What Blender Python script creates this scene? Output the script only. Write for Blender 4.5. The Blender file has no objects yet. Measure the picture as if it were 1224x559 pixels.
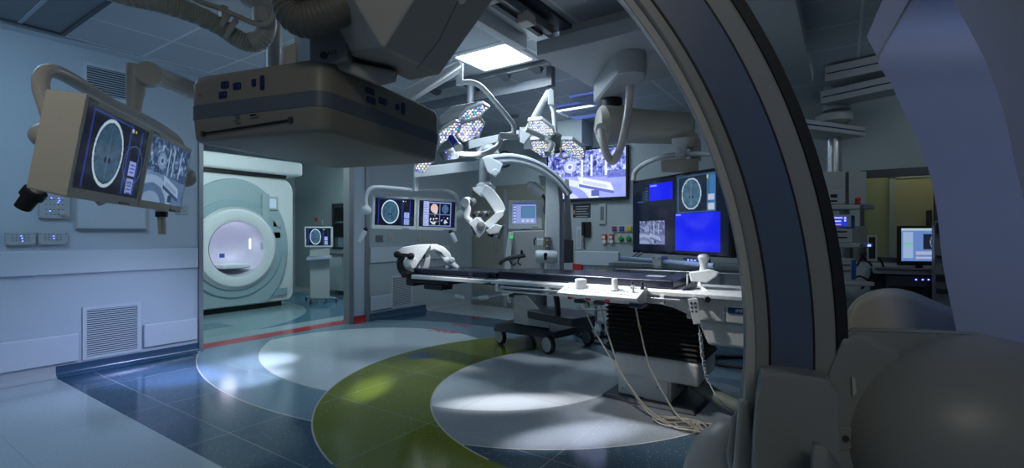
import bpy, bmesh, math, random
import numpy as np
from mathutils import Vector, Matrix

# ------------------------------------------------------------------ camera, world, lights
SC = bpy.context.scene
COL = SC.collection
FPX, CX, CY, EYE = 587.0, 612.0, 279.5, 1.3
ANG = math.atan2(398, 587)
SA, CA = math.sin(ANG), math.cos(ANG)
cam_d = bpy.data.cameras.new('camera'); cam = bpy.data.objects.new('camera', cam_d); COL.objects.link(cam)
cam.location = (0, 0, EYE); cam.rotation_euler = (math.pi/2, 0, ANG)
cam_d.sensor_width = 36.0; cam_d.lens = FPX/1224*36.0; cam_d.clip_start = 0.02
SC.camera = cam
SC.view_settings.view_transform = 'Standard'; SC.view_settings.look = 'None'
SC.view_settings.exposure = 0.0; SC.view_settings.gamma = 1.0; SC.view_settings.use_curve_mapping = False

world = bpy.data.worlds.new('world'); SC.world = world; world.use_nodes = True
bg = world.node_tree.nodes['Background']
bg.inputs[0].default_value = (0.30, 0.46, 0.74, 1); bg.inputs[1].default_value = 0.14

def lamp(name, kind, loc, target, energy, color, size=0.3, size_y=None, spot=60, blend=0.5):
    d = bpy.data.lights.new(name, kind); d.energy = energy; d.color = color
    if kind == 'AREA':
        d.size = size
        if size_y: d.shape = 'RECTANGLE'; d.size_y = size_y
    else: d.shadow_soft_size = size
    if kind == 'SPOT': d.spot_size = math.radians(spot); d.spot_blend = blend
    o = bpy.data.objects.new(name, d); COL.objects.link(o); o.location = loc
    v = Vector(target) - Vector(loc); o.rotation_euler = v.to_track_quat('-Z', 'Y').to_euler()
    return o
COOL = (0.72, 0.86, 1.0)
lamp('ceiling_or_fill_light', 'AREA', (-4.4, 0.4, 3.02), (-5.2, 1.4, 0), 38, (0.40, 0.66, 0.95), 1.2, 0.6)  # added fill for the left wall, no fixture there
lamp('ceiling_or_fill_light', 'AREA', (-2.87, 3.92, 3.02), (-2.87, 3.92, 0), 25, COOL, 0.58, 0.45)
lamp('ceiling_or_fill_light', 'AREA', (-3.4, 6.0, 3.02), (-3.4, 6.6, 0), 23, (0.74, 0.9, 1.0), 1.2, 0.6)  # added fill in front of the back wall, without a fixture
lamp('ceiling_or_fill_light', 'AREA', (-6.62, 3.7, 3.02), (-8.3, 4.0, 0.6), 88, (0.74, 0.96, 1.0), 0.8, 1.8)
lamp('ceiling_or_fill_light', 'AREA', (-8.0, 6.72, 3.02), (-8.0, 6.4, 0), 32, (0.7, 0.92, 1.0), 1.2, 0.6)
lamp('ceiling_or_fill_light', 'AREA', (0.9, 8.6, 2.6), (0.9, 9.5, 1.2), 2.6, (1.0, 0.92, 0.62), 1.0, 0.6)
lamp('ceiling_or_fill_light', 'AREA', (1.2, 5.0, 2.95), (1.0, 6.8, 1.0), 7, (0.75, 0.9, 1.0), 0.8, 0.5)  # added fill for the pendant corner
lamp('ceiling_or_fill_light', 'AREA', (0.9, -1.3, 2.95), (-0.2, 1.6, 0.9), 11, (1.0, 0.94, 0.82), 1.0, 0.6)  # added warm fill behind the camera, for c-arm and table
lamp('ceiling_or_fill_light', 'SPOT', (-0.9, -1.0, 2.95), (-2.4, .8, 1.55), 55, (1.0, 0.96, 0.86), 0.2, spot=34, blend=1.0)  # added fill spot aimed at the near twin monitors
# beams of the two surgical lights and one added table fill (slightly oval, as the grouped heads throw them)
def beam(loc, target, energy, color, size, spot, oval=(1, 1)):
    o = lamp('surgical_or_fill_beam', 'SPOT', loc, target, energy, color, size, spot=spot, blend=1.0); o.scale = (oval[0], oval[1], 1); return o
beam((-3.15, 2.92, 1.80), (-5.5, 1.8, 0.1), 210, (0.50, 0.58, 1.0), 0.06, 50)
beam((-3.15, 2.92, 1.80), (-5.15, 1.95, 0.0), 1300, (0.48, 0.52, 1.0), 0.06, 19)
beam((-3.15, 2.90, 1.80), (-4.45, 2.35, 0), 420, (0.76, 0.80, 1.0), 0.05, 15, (1.5, 1.0))
beam((-3.10, 2.95, 1.80), (-4.95, 2.72, 0), 650, (0.74, 0.82, 1.0), 0.05, 15, (1.3, .9))
beam((-2.74, 3.22, 2.02), (-3.35, 2.80, 0), 420, (0.85, 1.0, 0.85), 0.04, 15, (1.7, .7))
beam((-2.45, 3.45, 2.05), (-2.15, 3.12, 0), 250, (0.9, 0.92, 1.0), 0.04, 17, (2.0, .8))
beam((-2.2, 3.35, 2.05), (-1.45, 2.85, 0), 330, (0.86, 0.88, 1.0), 0.04, 16, (1.9, .7))
beam((-2.55, 4.05, 2.02), (-3.3, 3.75, 0.9), 28, (0.9, 0.94, 1.0), 0.06, 75)
beam((-2.0, 2.5, 2.6), (-1.15, 3.6, 0.65), 120, (1.0, 0.97, 0.92), 0.06, 36)  # added fill on the table side, away from the surgical heads
beam((-2.3, 3.3, 2.3), (-1.4, 3.55, 0.9), 230, (0.94, 0.96, 1.0), 0.06, 55)
beam((-2.6, 3.2, 2.3), (-3.3, 3.7, 0.9), 130, (0.94, 0.96, 1.0), 0.06, 45)
beam((-3.05, 3.3, 1.95), (-3.85, 3.95, 0.98), 55, (0.94, 0.97, 1.0), 0.05, 34)
lamp('c_arm_fill', 'SPOT', (-0.5, -0.5, 2.9), (0.24, 1.12, 1.38), 34, (0.10, 0.26, 1.0), 0.1, spot=16, blend=1.0)  # added blue fill on the outer arc cover, unseen source
lamp('c_arm_fill', 'SPOT', (-0.5, -0.5, 2.9), (0.10, 1.05, 1.68), 7, (0.75, 0.85, 1.0), 0.1, spot=26, blend=1.0)  # added pale fill on the arc cover tip, unseen source
lamp('c_arm_fill', 'SPOT', (-0.9, 1.8, 2.7), (0.45, 0.9, 2.0), 26, (0.75, 0.85, 1.0), 0.2, spot=60, blend=1.0)  # added fill along the inner rim of the c-arm

# ------------------------------------------------------------------ survey helpers: a sight line met with a real plane
def ray(px, py):
    u, v = (px-CX)/FPX, (CY-py)/FPX
    return Vector((-SA+CA*u, CA+SA*u, v))
E0 = Vector((0, 0, EYE))
def atd(px, py, d): return E0 + ray(px, py)*d
def atz(px, py, z): r = ray(px, py); return E0 + r*((z-EYE)/r.z)
def atx(px, py, x): r = ray(px, py); return E0 + r*(x/r.x)
def aty(px, py, y): r = ray(px, py); return E0 + r*(y/r.y)
def ld(l, d, z): return Vector((CA*l-SA*d, SA*l+CA*d, z))     # lateral, depth, height

# ------------------------------------------------------------------ materials
MATS = {}
def mat(name, color, rough=0.45, metal=0.0, noise=0.06, scale=30, bump=0.0, emit=None, estr=1.0, coat=0.0, alpha=None):
    if name in MATS: return MATS[name]
    m = bpy.data.materials.new(name); m.use_nodes = True; nt = m.node_tree
    b = nt.nodes['Principled BSDF']; L = nt.links
    b.inputs['Roughness'].default_value = rough; b.inputs['Metallic'].default_value = metal
    b.inputs['Coat Weight'].default_value = coat
    tc = nt.nodes.new('ShaderNodeTexCoord'); n = nt.nodes.new('ShaderNodeTexNoise')
    n.inputs['Scale'].default_value = scale; n.inputs['Detail'].default_value = 3
    L.new(tc.outputs['Object'], n.inputs['Vector'])
    r = nt.nodes.new('ShaderNodeMapRange'); r.inputs[3].default_value = 1-noise; r.inputs[4].default_value = 1+noise
    L.new(n.outputs['Fac'], r.inputs[0])
    mx = nt.nodes.new('ShaderNodeMix'); mx.data_type = 'RGBA'; mx.blend_type = 'MULTIPLY'; mx.inputs[0].default_value = 1
    mx.inputs[6].default_value = (*color, 1); L.new(r.outputs[0], mx.inputs[7]); L.new(mx.outputs[2], b.inputs['Base Color'])
    if bump:
        bp = nt.nodes.new('ShaderNodeBump'); bp.inputs['Strength'].default_value = bump; bp.inputs['Distance'].default_value = 0.002
        L.new(n.outputs['Fac'], bp.inputs['Height']); L.new(bp.outputs[0], b.inputs['Normal'])
    if emit:
        b.inputs['Emission Color'].default_value = (*emit, 1); b.inputs['Emission Strength'].default_value = estr
    if alpha is not None:
        b.inputs['Transmission Weight'].default_value = alpha; b.inputs['IOR'].default_value = 1.1
    MATS[name] = m; return m

WHITE = mat('white_enamel', (0.70, 0.74, 0.75), 0.35)
CREAM = mat('cream_plastic', (0.50, 0.48, 0.41), 0.42, noise=0.03)
CREAM2 = mat('cream_plastic_textured', (0.50, 0.49, 0.44), 0.5, noise=0.05, scale=300, bump=0.6)
SHELL = mat('grey_shell', (0.26, 0.27, 0.25), 0.4, noise=0.03)
SHELLB = mat('pale_blue_shell', (0.36, 0.40, 0.48), 0.45, noise=0.03)
INLAY = mat('slate_blue_inlay', (0.085, 0.125, 0.20), 0.38, noise=0.03)
BLACK = mat('black_rubber', (0.008, 0.008, 0.009), 0.55)
DARK = mat('dark_grey_plastic', (0.04, 0.05, 0.062), 0.42)
MIDG = mat('mid_grey_plastic', (0.15, 0.17, 0.19), 0.45)
GREYP = mat('light_grey_plastic', (0.42, 0.45, 0.46), 0.4)
STEEL = mat('brushed_steel', (0.36, 0.38, 0.39), 0.42, 0.8, noise=0.12, scale=60)
STEELD = mat('dull_steel_door', (0.33, 0.32, 0.26), 0.42, 0.3, noise=0.05, scale=8)
ALU = mat('aluminium', (0.60, 0.62, 0.64), 0.32, 0.85)
MATTR = mat('mattress_vinyl', (0.014, 0.018, 0.034), 0.26, noise=0.1, scale=12)
WALLM = mat('wall_paint', (0.47, 0.54, 0.59), 0.5, noise=0.03, scale=3)
WALLB = mat('back_wall_paint', (0.40, 0.46, 0.48), 0.55, noise=0.03, scale=3)
WALLR = mat('mri_room_paint', (0.40, 0.48, 0.50), 0.6, noise=0.03, scale=3)
CRASH = mat('wall_guard_vinyl', (0.55, 0.61, 0.66), 0.4, noise=0.02)
TEAL = mat('teal_fascia', (0.34, 0.45, 0.48), 0.4, noise=0.03)
TEALD = mat('dark_teal_fascia', (0.29, 0.41, 0.45), 0.4, noise=0.03)
RED = mat('red_vinyl', (0.45, 0.03, 0.035), 0.35)
REDP = mat('red_plastic', (0.55, 0.03, 0.03), 0.4)
YEL = mat('yellow_plastic', (0.65, 0.5, 0.03), 0.4)
GRN = mat('green_sign', (0.02, 0.30, 0.12), 0.4)
BLU = mat('blue_plastic', (0.03, 0.09, 0.35), 0.35)
NAVY = mat('navy_button', (0.012, 0.014, 0.11), 0.3)
PURP = mat('purple_plastic', (0.2, 0.04, 0.2), 0.4)
HOSE = mat('corrugated_hose', (0.36, 0.36, 0.30), 0.5)
HOSED = mat('dark_corrugated_hose', (0.16, 0.15, 0.12), 0.45)
CABLEW = mat('ivory_cable', (0.62, 0.57, 0.47), 0.4)
COVE = mat('blue_terrazzo_cove', (0.035, 0.085, 0.15), 0.22, noise=0.25, scale=200)
COVEW = mat('pale_terrazzo_cove', (0.40, 0.43, 0.45), 0.25, noise=0.2, scale=200)
GLASS = mat('glass', (0.75, 0.9, 0.85), 0.05, noise=0, alpha=0.92)
ACRY = mat('clear_acrylic', (0.8, 0.85, 0.9), 0.08, noise=0, alpha=0.9)
LBLUE = mat('blue_glow_led', (0.05, 0.05, 0.3), 0.3, emit=(0.10, 0.14, 1.0), estr=6)
LIGHTP = mat('light_diffuser', (0.9, 0.9, 0.9), 0.4, emit=(0.92, 0.98, 1.0), estr=2.6)
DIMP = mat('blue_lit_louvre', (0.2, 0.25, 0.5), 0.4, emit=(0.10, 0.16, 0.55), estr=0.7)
LGRN = mat('green_lamp', (0.02, 0.4, 0.05), 0.3, emit=(0.02, 0.7, 0.1), estr=1)
OCHRE = mat('ochre_room_wall', (0.42, 0.42, 0.18), 0.6)
WOOD = mat('pale_wood_door', (0.50, 0.42, 0.22), 0.5)
PLASTW = mat('clear_plastic_sleeve', (0.62, 0.60, 0.56), 0.22, noise=0.2, scale=25, bump=1.0)
SIGN = mat('dark_sign', (0.03, 0.035, 0.04), 0.4)

def attr_mat(name, rough=0.12, strength=1.0):
    m = bpy.data.materials.new(name); m.use_nodes = True; nt = m.node_tree; b = nt.nodes['Principled BSDF']
    a = nt.nodes.new('ShaderNodeAttribute'); a.attribute_name = 'picture'
    b.inputs['Base Color'].default_value = (0.01, 0.01, 0.012, 1); b.inputs['Roughness'].default_value = rough
    nt.links.new(a.outputs['Color'], b.inputs['Emission Color']); b.inputs['Emission Strength'].default_value = strength
    return m
SCREEN = attr_mat('lit_screen')
def led_mat():
    m = bpy.data.materials.new('led_lens_array'); m.use_nodes = True; nt = m.node_tree; b = nt.nodes['Principled BSDF']; L = nt.links
    tc = nt.nodes.new('ShaderNodeTexCoord'); v = nt.nodes.new('ShaderNodeTexVoronoi'); v.inputs['Scale'].default_value = 50
    v.inputs['Randomness'].default_value = 0.35
    L.new(tc.outputs['Object'], v.inputs['Vector'])
    sp = nt.nodes.new('ShaderNodeSeparateColor'); L.new(v.outputs['Color'], sp.inputs[0])
    cr = nt.nodes.new('ShaderNodeValToRGB'); cr.color_ramp.interpolation = 'CONSTANT'
    cols = [(0, (0.85, 0.88, 1.0)), (0.36, (1.0, 0.84, 0.62)), (0.58, (0.8, 0.86, 1.0)), (0.78, (0.16, 0.14, 1.0)), (0.89, (0.1, 0.6, 0.85))]
    e = cr.color_ramp.elements; e[0].position = 0; e[0].color = (*cols[0][1], 1); e[1].position = cols[1][0]; e[1].color = (*cols[1][1], 1)
    for p, c in cols[2:]: k = e.new(p); k.color = (*c, 1)
    L.new(sp.outputs[0], cr.inputs[0]); L.new(cr.outputs[0], b.inputs['Emission Color'])
    mr = nt.nodes.new('ShaderNodeMapRange'); mr.inputs[1].default_value = 0.25; mr.inputs[2].default_value = 0.6
    mr.inputs[3].default_value = 1.6; mr.inputs[4].default_value = 0.12
    L.new(v.outputs['Distance'], mr.inputs[0]); L.new(mr.outputs[0], b.inputs['Emission Strength'])
    b.inputs['Base Color'].default_value = (0.4, 0.4, 0.45, 1)
    return m
LED = led_mat()

def floor_mat():
    m = bpy.data.materials.new('terrazzo_floor'); m.use_nodes = True; nt = m.node_tree; b = nt.nodes['Principled BSDF']; L = nt.links
    g = nt.nodes.new('ShaderNodeNewGeometry'); s = nt.nodes.new('ShaderNodeSeparateXYZ'); L.new(g.outputs['Position'], s.inputs[0])
    X, Y = s.outputs[0], s.outputs[1]
    def mth(op, a, b_=None, c=None):
        n = nt.nodes.new('ShaderNodeMath'); n.operation = op
        for i, v in enumerate((a, b_, c)):
            if v is None: continue
            if isinstance(v, (int, float)): n.inputs[i].default_value = v
            else: L.new(v, n.inputs[i])
        return n.outputs[0]
    def dist(cx, cy):
        dx = mth('SUBTRACT', X, cx); dy = mth('SUBTRACT', Y, cy)
        return mth('SQRT', mth('ADD', mth('MULTIPLY', dx, dx), mth('MULTIPLY', dy, dy)))
    def inside(c, r): return mth('LESS_THAN', dist(*c), r)
    lt = lambda a, v: mth('LESS_THAN', a, v)
    gt = lambda a, v: mth('GREATER_THAN', a, v)
    AND = lambda a, b_: mth('MULTIPLY', a, b_)
    def NOT(a): return mth('SUBTRACT', 1.0, a)
    def OR(a, b_): return mth('MAXIMUM', a, b_)
    cur = [None]
    def col(c):
        n = nt.nodes.new('ShaderNodeRGB'); n.outputs[0].default_value = (*c, 1); return n.outputs[0]
    cur = col((0.033, 0.082, 0.135))
    edges = []
    def over(mask, c):
        nonlocal cur
        n = nt.nodes.new('ShaderNodeMix'); n.data_type = 'RGBA'; L.new(mask, n.inputs[0]); L.new(cur, n.inputs[6])
        if isinstance(c, tuple): n.inputs[7].default_value = (*c, 1)
        else: L.new(c, n.inputs[7])
        cur = n.outputs[2]
    BLUEG, PALE, OLIVE, GREY, LIGHT = (0.17, 0.27, 0.34), (0.52, 0.60, 0.64), (0.15, 0.185, 0.018), (0.28, 0.31, 0.34), (0.62, 0.66, 0.68)
    inroom = gt(X, -6.02)
    # pale borders of the room and the back strip
    over(lt(Y, mth('ADD', 1.36, 0)), (0.44, 0.50, 0.54))
    over(AND(inroom, gt(Y, 6.1)), (0.38, 0.44, 0.46))
    crescent = AND(inside((-3.76, 6.37), 4.38), inside((-4.2, 2.488), 3.034)); over(AND(crescent, inroom), BLUEG)
    over(AND(inroom, AND(gt(Y, 4.6), AND(gt(X, -3.2), lt(Y, 6.1)))), (0.10, 0.17, 0.23))
    disc = AND(inside((-3.893, 5.142), 2.65), inside((-4.40, 3.52), 1.44)); over(AND(disc, inroom), PALE)
    oc = AND(AND(inside((-1.805, 3.834), 2.188), lt(Y, 5.05)), lt(X, -0.9)); over(oc, OLIVE)
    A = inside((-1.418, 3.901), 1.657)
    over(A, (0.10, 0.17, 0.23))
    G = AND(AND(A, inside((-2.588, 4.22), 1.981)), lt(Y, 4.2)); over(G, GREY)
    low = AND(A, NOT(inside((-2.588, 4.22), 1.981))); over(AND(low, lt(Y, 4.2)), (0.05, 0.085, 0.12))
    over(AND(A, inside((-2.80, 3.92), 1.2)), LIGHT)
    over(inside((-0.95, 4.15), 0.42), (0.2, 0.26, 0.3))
    over(inside((-3.757, 3.789), 0.15), (0.05, 0.1, 0.16))
    # scanner room side
    over(AND(NOT(inroom), gt(Y, 0.0)), (0.06, 0.16, 0.24))
    over(AND(NOT(inroom), inside((-8.9, 3.0), 2.35)), (0.24, 0.36, 0.40))
    over(AND(NOT(inroom), AND(lt(mth('ABSOLUTE', mth('ADD', X, 7.4)), 0.25), lt(Y, 3.55))), (0.09, 0.2, 0.28))
    over(AND(NOT(inroom), gt(Y, 6.4)), (0.4, 0.47, 0.47))
    over(AND(NOT(inroom), gt(X, -6.62)), (0.30, 0.40, 0.44))
    over(AND(lt(X, -6.0), gt(X, -6.28)), (0.42, 0.02, 0.03))
    # thin pale divider strips along arcs and seams
    strips = None
    for c, r, extra in (((-3.76, 6.37), 4.38, AND(lt(Y, 3.6), NOT(OR(oc, A)))), ((-3.893, 5.142), 2.65, AND(lt(Y, 3.4), NOT(OR(oc, A)))), ((-1.805, 3.834), 2.188, lt(X, -2.4)),
                        ((-1.418, 3.901), 1.657, lt(X, -1.7)), ((-2.588, 4.22), 1.981, AND(A, lt(Y, 3.7))), ((-2.80, 3.92), 1.2, AND(A, lt(Y, 3.9)))):
        k = AND(lt(mth('ABSOLUTE', mth('SUBTRACT', dist(*c), r)), 0.006), AND(extra, inroom))
        strips = k if strips is None else OR(strips, k)
    sx = lt(mth('ABSOLUTE', mth('SUBTRACT', mth('MODULO', mth('ADD', X, 20.0 + 0.22), 0.965), 0.4825)), 0.004)
    sy = lt(mth('ABSOLUTE', mth('SUBTRACT', mth('MODULO', mth('ADD', Y, 20.0 + 0.055), 0.85), 0.425)), 0.004)
    sk = OR(sx, sy)
    no = nt.nodes.new('ShaderNodeMix'); no.data_type = 'RGBA'; no.blend_type = 'MIX'; no.inputs[7].default_value = (0.36, 0.38, 0.36, 1)
    L.new(mth('MULTIPLY', sk, 0.5), no.inputs[0]); L.new(cur, no.inputs[6]); cur = no.outputs[2]
    over(mth('MULTIPLY', strips, 0.9), (0.55, 0.52, 0.45))
    # terrazzo chips
    v = nt.nodes.new('ShaderNodeTexVoronoi'); v.inputs['Scale'].default_value = 70; L.new(g.outputs['Position'], v.inputs['Vector'])
    spc = nt.nodes.new('ShaderNodeSeparateColor'); L.new(v.outputs['Color'], spc.inputs[0])
    chip = AND(lt(v.outputs['Distance'], 0.28), gt(spc.outputs[0], 0.86)); over(mth('MULTIPLY', chip, 0.35), (0.65, 0.7, 0.75))
    n1 = nt.nodes.new('ShaderNodeTexNoise'); n1.inputs['Scale'].default_value = 150; n1.inputs['Detail'].default_value = 4; L.new(g.outputs['Position'], n1.inputs['Vector'])
    mr = nt.nodes.new('ShaderNodeMapRange'); mr.inputs[1].default_value = .3; mr.inputs[2].default_value = .7; mr.inputs[3].default_value = 0.8; mr.inputs[4].default_value = 1.2; L.new(n1.outputs['Fac'], mr.inputs[0])
    mu = nt.nodes.new('ShaderNodeMix'); mu.data_type = 'RGBA'; mu.blend_type = 'MULTIPLY'; mu.inputs[0].default_value = 1
    L.new(cur, mu.inputs[6]); L.new(mr.outputs[0], mu.inputs[7]); L.new(mu.outputs[2], b.inputs['Base Color'])
    b.inputs['Roughness'].default_value = 0.13
    b.inputs['IOR'].default_value = 1.5
    return m
FLOORM = floor_mat()

def tile_mat():
    m = bpy.data.materials.new('ceiling_tiles'); m.use_nodes = True; nt = m.node_tree; b = nt.nodes['Principled BSDF']; L = nt.links
    g = nt.nodes.new('ShaderNodeNewGeometry'); mp = nt.nodes.new('ShaderNodeMapping'); mp.inputs['Location'].default_value = (0.54, 0.425, 0)
    L.new(g.outputs['Position'], mp.inputs[0])
    br = nt.nodes.new('ShaderNodeTexBrick'); br.offset = 0; br.inputs['Scale'].default_value = 1
    br.inputs['Brick Width'].default_value = 0.65; br.inputs['Row Height'].default_value = 0.6; br.inputs['Mortar Size'].default_value = 0.012
    br.inputs['Color1'].default_value = (0.50, 0.54, 0.58, 1); br.inputs['Color2'].default_value = (0.47, 0.51, 0.55, 1); br.inputs['Mortar'].default_value = (0.75, 0.77, 0.78, 1)
    L.new(mp.outputs[0], br.inputs[0]); L.new(br.outputs[0], b.inputs['Base Color']); b.inputs['Roughness'].default_value = 0.5
    return m
TILE = tile_mat()

# ------------------------------------------------------------------ mesh helpers
MW = {}
class MB:
    def __init__(s): s.bm = bmesh.new(); s.mi = 0
    def _mark(s, faces):
        for f in faces: f.material_index = s.mi
    def box(s, a, b, M=None):
        a, b = Vector(a), Vector(b); vs = []
        for x in (a.x, b.x):
            for y in (a.y, b.y):
                for z in (a.z, b.z):
                    p = Vector((x, y, z)); vs.append(s.bm.verts.new(M @ p if M else p))
        fs = [s.bm.faces.new([vs[i] for i in q]) for q in ((0,1,3,2),(4,6,7,5),(0,4,5,1),(2,3,7,6),(0,2,6,4),(1,5,7,3))]
        s._mark(fs); return s
    def cbox(s, c, size, M=None):
        c, h = Vector(c), Vector(size)/2; return s.box(c-h, c+h, M)
    def tube(s, pts, r, n=12, cap=True, rs=None):
        pts = [Vector(p) for p in pts]; rings = []; up = None
        for i, p in enumerate(pts):
            t = (pts[min(i+1, len(pts)-1)] - pts[max(i-1, 0)]).normalized()
            if up is None: up = t.orthogonal().normalized()
            up = (up - t*up.dot(t))
            up = up.normalized() if up.length > 1e-6 else t.orthogonal().normalized()
            w = t.cross(up); rr = rs[i] if rs else r
            rings.append([s.bm.verts.new(p + (up*math.cos(k*2*math.pi/n) + w*math.sin(k*2*math.pi/n))*rr) for k in range(n)])
        fs = []
        for a, b in zip(rings, rings[1:]):
            for k in range(n): fs.append(s.bm.faces.new((a[k], a[(k+1) % n], b[(k+1) % n], b[k])))
        if cap: fs.append(s.bm.faces.new(rings[0][::-1])); fs.append(s.bm.faces.new(rings[-1]))
        s._mark(fs); return s
    def cyl(s, p0, p1, r0, r1=None, n=24): return s.tube([p0, p1], r0, n, rs=[r0, r1 if r1 is not None else r0])
    def lathe(s, o, axis, prof, n=32, caps=True):
        o, axis = Vector(o), Vector(axis).normalized()
        pts = [o + axis*h for r, h in prof]; u = axis.orthogonal().normalized(); w = axis.cross(u); rings = []
        for (r, h), p in zip(prof, pts):
            rings.append([s.bm.verts.new(p + (u*math.cos(k*2*math.pi/n) + w*math.sin(k*2*math.pi/n))*max(r, 1e-4)) for k in range(n)])
        fs = []
        for a, b in zip(rings, rings[1:]):
            for k in range(n): fs.append(s.bm.faces.new((a[k], a[(k+1) % n], b[(k+1) % n], b[k])))
        if caps: fs.append(s.bm.faces.new(rings[0][::-1])); fs.append(s.bm.faces.new(rings[-1]))
        s._mark(fs); return s
    def ball(s, c, r, M=None, seg=24):
        r = Vector((r, r, r)) if isinstance(r, (int, float)) else Vector(r)
        T = Matrix.Translation(Vector(c)) @ (M.to_4x4() if M else Matrix.Identity(4)) @ Matrix.Diagonal((*r, 1))
        g = bmesh.ops.create_uvsphere(s.bm, u_segments=seg, v_segments=seg//2, radius=1, matrix=T)
        s._mark({f for v in g['verts'] for f in v.link_faces}); return s
    def hull(s, pts):
        vs = [s.bm.verts.new(Vector(p)) for p in pts]
        g = bmesh.ops.convex_hull(s.bm, input=vs)
        bmesh.ops.delete(s.bm, geom=[v for v in g['geom_interior'] if isinstance(v, bmesh.types.BMVert)], context='VERTS')
        s._mark([f for f in s.bm.faces if any(v in vs for v in f.verts if v.is_valid)] if False else [f for f in g['geom'] if isinstance(f, bmesh.types.BMFace) and f.is_valid])
        return s
    def prism(s, poly, d):          # planar polygon of points pushed along d
        poly = [Vector(p) for p in poly]; d = Vector(d)
        a = [s.bm.verts.new(p) for p in poly]; b = [s.bm.verts.new(p+d) for p in poly]; n = len(a); fs = [s.bm.faces.new(a[::-1]), s.bm.faces.new(b)]
        for k in range(n): fs.append(s.bm.faces.new((a[k], a[(k+1) % n], b[(k+1) % n], b[k])))
        s._mark(fs); return s
    def strip(s, loops, close=True):   # loops of equal length joined as a skin, ends capped
        V = [[s.bm.verts.new(Vector(p)) for p in l] for l in loops]; fs = []; n = len(V[0])
        for a, b in zip(V, V[1:]):
            for k in range(n): fs.append(s.bm.faces.new((a[k], a[(k+1) % n], b[(k+1) % n], b[k])))
        fs.append(s.bm.faces.new(V[0][::-1])); fs.append(s.bm.faces.new(V[-1])); s._mark(fs); return s
    def build(s, name, mats, parent=None, local=False, bevel=0, seg=2, sub=0, angle=35):
        bm = s.bm; bmesh.ops.recalc_face_normals(bm, faces=bm.faces)
        if parent is not None:
            W = MW[parent]
            if not local: bm.transform(W.inverted())
        else:
            xs = [v.co for v in bm.verts]
            o = Vector(((min(c.x for c in xs)+max(c.x for c in xs))/2, (min(c.y for c in xs)+max(c.y for c in xs))/2, min(c.z for c in xs)))
            W = Matrix.Translation(o); bm.transform(W.inverted())
        me = bpy.data.meshes.new(name); bm.to_mesh(me); bm.free()
        for m in (mats if isinstance(mats, (list, tuple)) else [mats]): me.materials.append(m)
        me.shade_smooth(); me.set_sharp_from_angle(angle=math.radians(angle))
        ob = bpy.data.objects.new(name, me); COL.objects.link(ob)
        if parent is not None: ob.parent = parent
        else: ob.matrix_world = W
        MW[ob] = W
        if bevel:
            md = ob.modifiers.new('bevel', 'BEVEL'); md.width = bevel; md.segments = seg; md.limit_method = 'ANGLE'; md.angle_limit = math.radians(40)
            md.harden_normals = True
        if sub:
            md = ob.modifiers.new('smooth', 'SUBSURF'); md.levels = sub; md.render_levels = sub
        return ob
def thing(name, label, cat, loc=(0, 0, 0), M=None, group=None):
    o = bpy.data.objects.new(name, None); COL.objects.link(o); o.empty_display_size = 0.1
    W = M if M is not None else Matrix.Translation(Vector(loc)); o.matrix_world = W; MW[o] = W
    o['label'] = label; o['category'] = cat
    if group: o['group'] = group
    return o
def tag(o, label, cat, group=None):
    o['label'] = label; o['category'] = cat
    if group: o['group'] = group
    return o
def structure(o): o['kind'] = 'structure'; return o
def bez(pts, n=8):                  # smooth line through points
    P = [Vector(p) for p in pts]; P = [2*P[0]-P[1]] + P + [2*P[-1]-P[-2]]; out = []
    for i in range(1, len(P)-2):
        for k in range(n):
            t = k/n; a, b, c, d = P[i-1:i+3]
            out.append(0.5*((2*b)+(c-a)*t+(2*a-5*b+4*c-d)*t*t+(3*b-a-3*c+d)*t**3))
    out.append(P[-2]); return out
def text(s, size, M, m, parent, name='lettering', depth=0.001):
    c = bpy.data.curves.new('t', 'FONT'); c.body = s; c.size = size; c.extrude = depth; c.align_x = 'CENTER'; c.align_y = 'CENTER'
    o = bpy.data.objects.new('t', c); me = bpy.data.meshes.new_from_object(o); bpy.data.objects.remove(o)
    me.transform(MW[parent].inverted() @ M); me.materials.append(m); me.name = name
    ob = bpy.data.objects.new(name, me); COL.objects.link(ob); ob.parent = parent; MW[ob] = MW[parent]; return ob
def frame(o, x, z):                 # matrix with local x along x, local z up, facing -y
    x = Vector(x).normalized(); z = Vector(z); y = z.cross(x).normalized(); z = x.cross(y)
    M = Matrix((x, y, z)).transposed().to_4x4(); M.translation = Vector(o); return M
def pose(c, yaw, pitch, roll=0):
    return Matrix.Translation(Vector(c)) @ Matrix.Rotation(math.radians(yaw), 4, 'Z') @ Matrix.Rotation(math.radians(pitch), 4, 'X') @ Matrix.Rotation(math.radians(roll), 4, 'Y')
def upright(M): return M @ Matrix.Rotation(math.pi/2, 4, 'X')   # text lying in local xz, read from -y

# ------------------------------------------------------------------ what the screens show
rng = np.random.default_rng(4)
def canvas(w, h, c=(0, 0, 0)): a = np.zeros((h, w, 3)); a[:] = c; return a
def R_(a, x0, y0, x1, y1, c):
    h, w, _ = a.shape; a[int(round(y0*h)):int(round(y1*h)), int(round(x0*w)):int(round(x1*w))] = c
def grid(a): h, w, _ = a.shape; return np.meshgrid((np.arange(w)+.5)/w, (np.arange(h)+.5)/h)
def smooth_noise(h, w, s):
    n = rng.random((max(2, h//s+2), max(2, w//s+2))); yy = np.linspace(0, n.shape[0]-1.001, h); xx = np.linspace(0, n.shape[1]-1.001, w)
    yi, xi = yy.astype(int), xx.astype(int); fy, fx = (yy-yi)[:, None], (xx-xi)[None]
    return (n[yi][:, xi]*(1-fy)*(1-fx)+n[yi+1][:, xi]*fy*(1-fx)+n[yi][:, xi+1]*(1-fy)*fx+n[yi+1][:, xi+1]*fy*fx)
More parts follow.
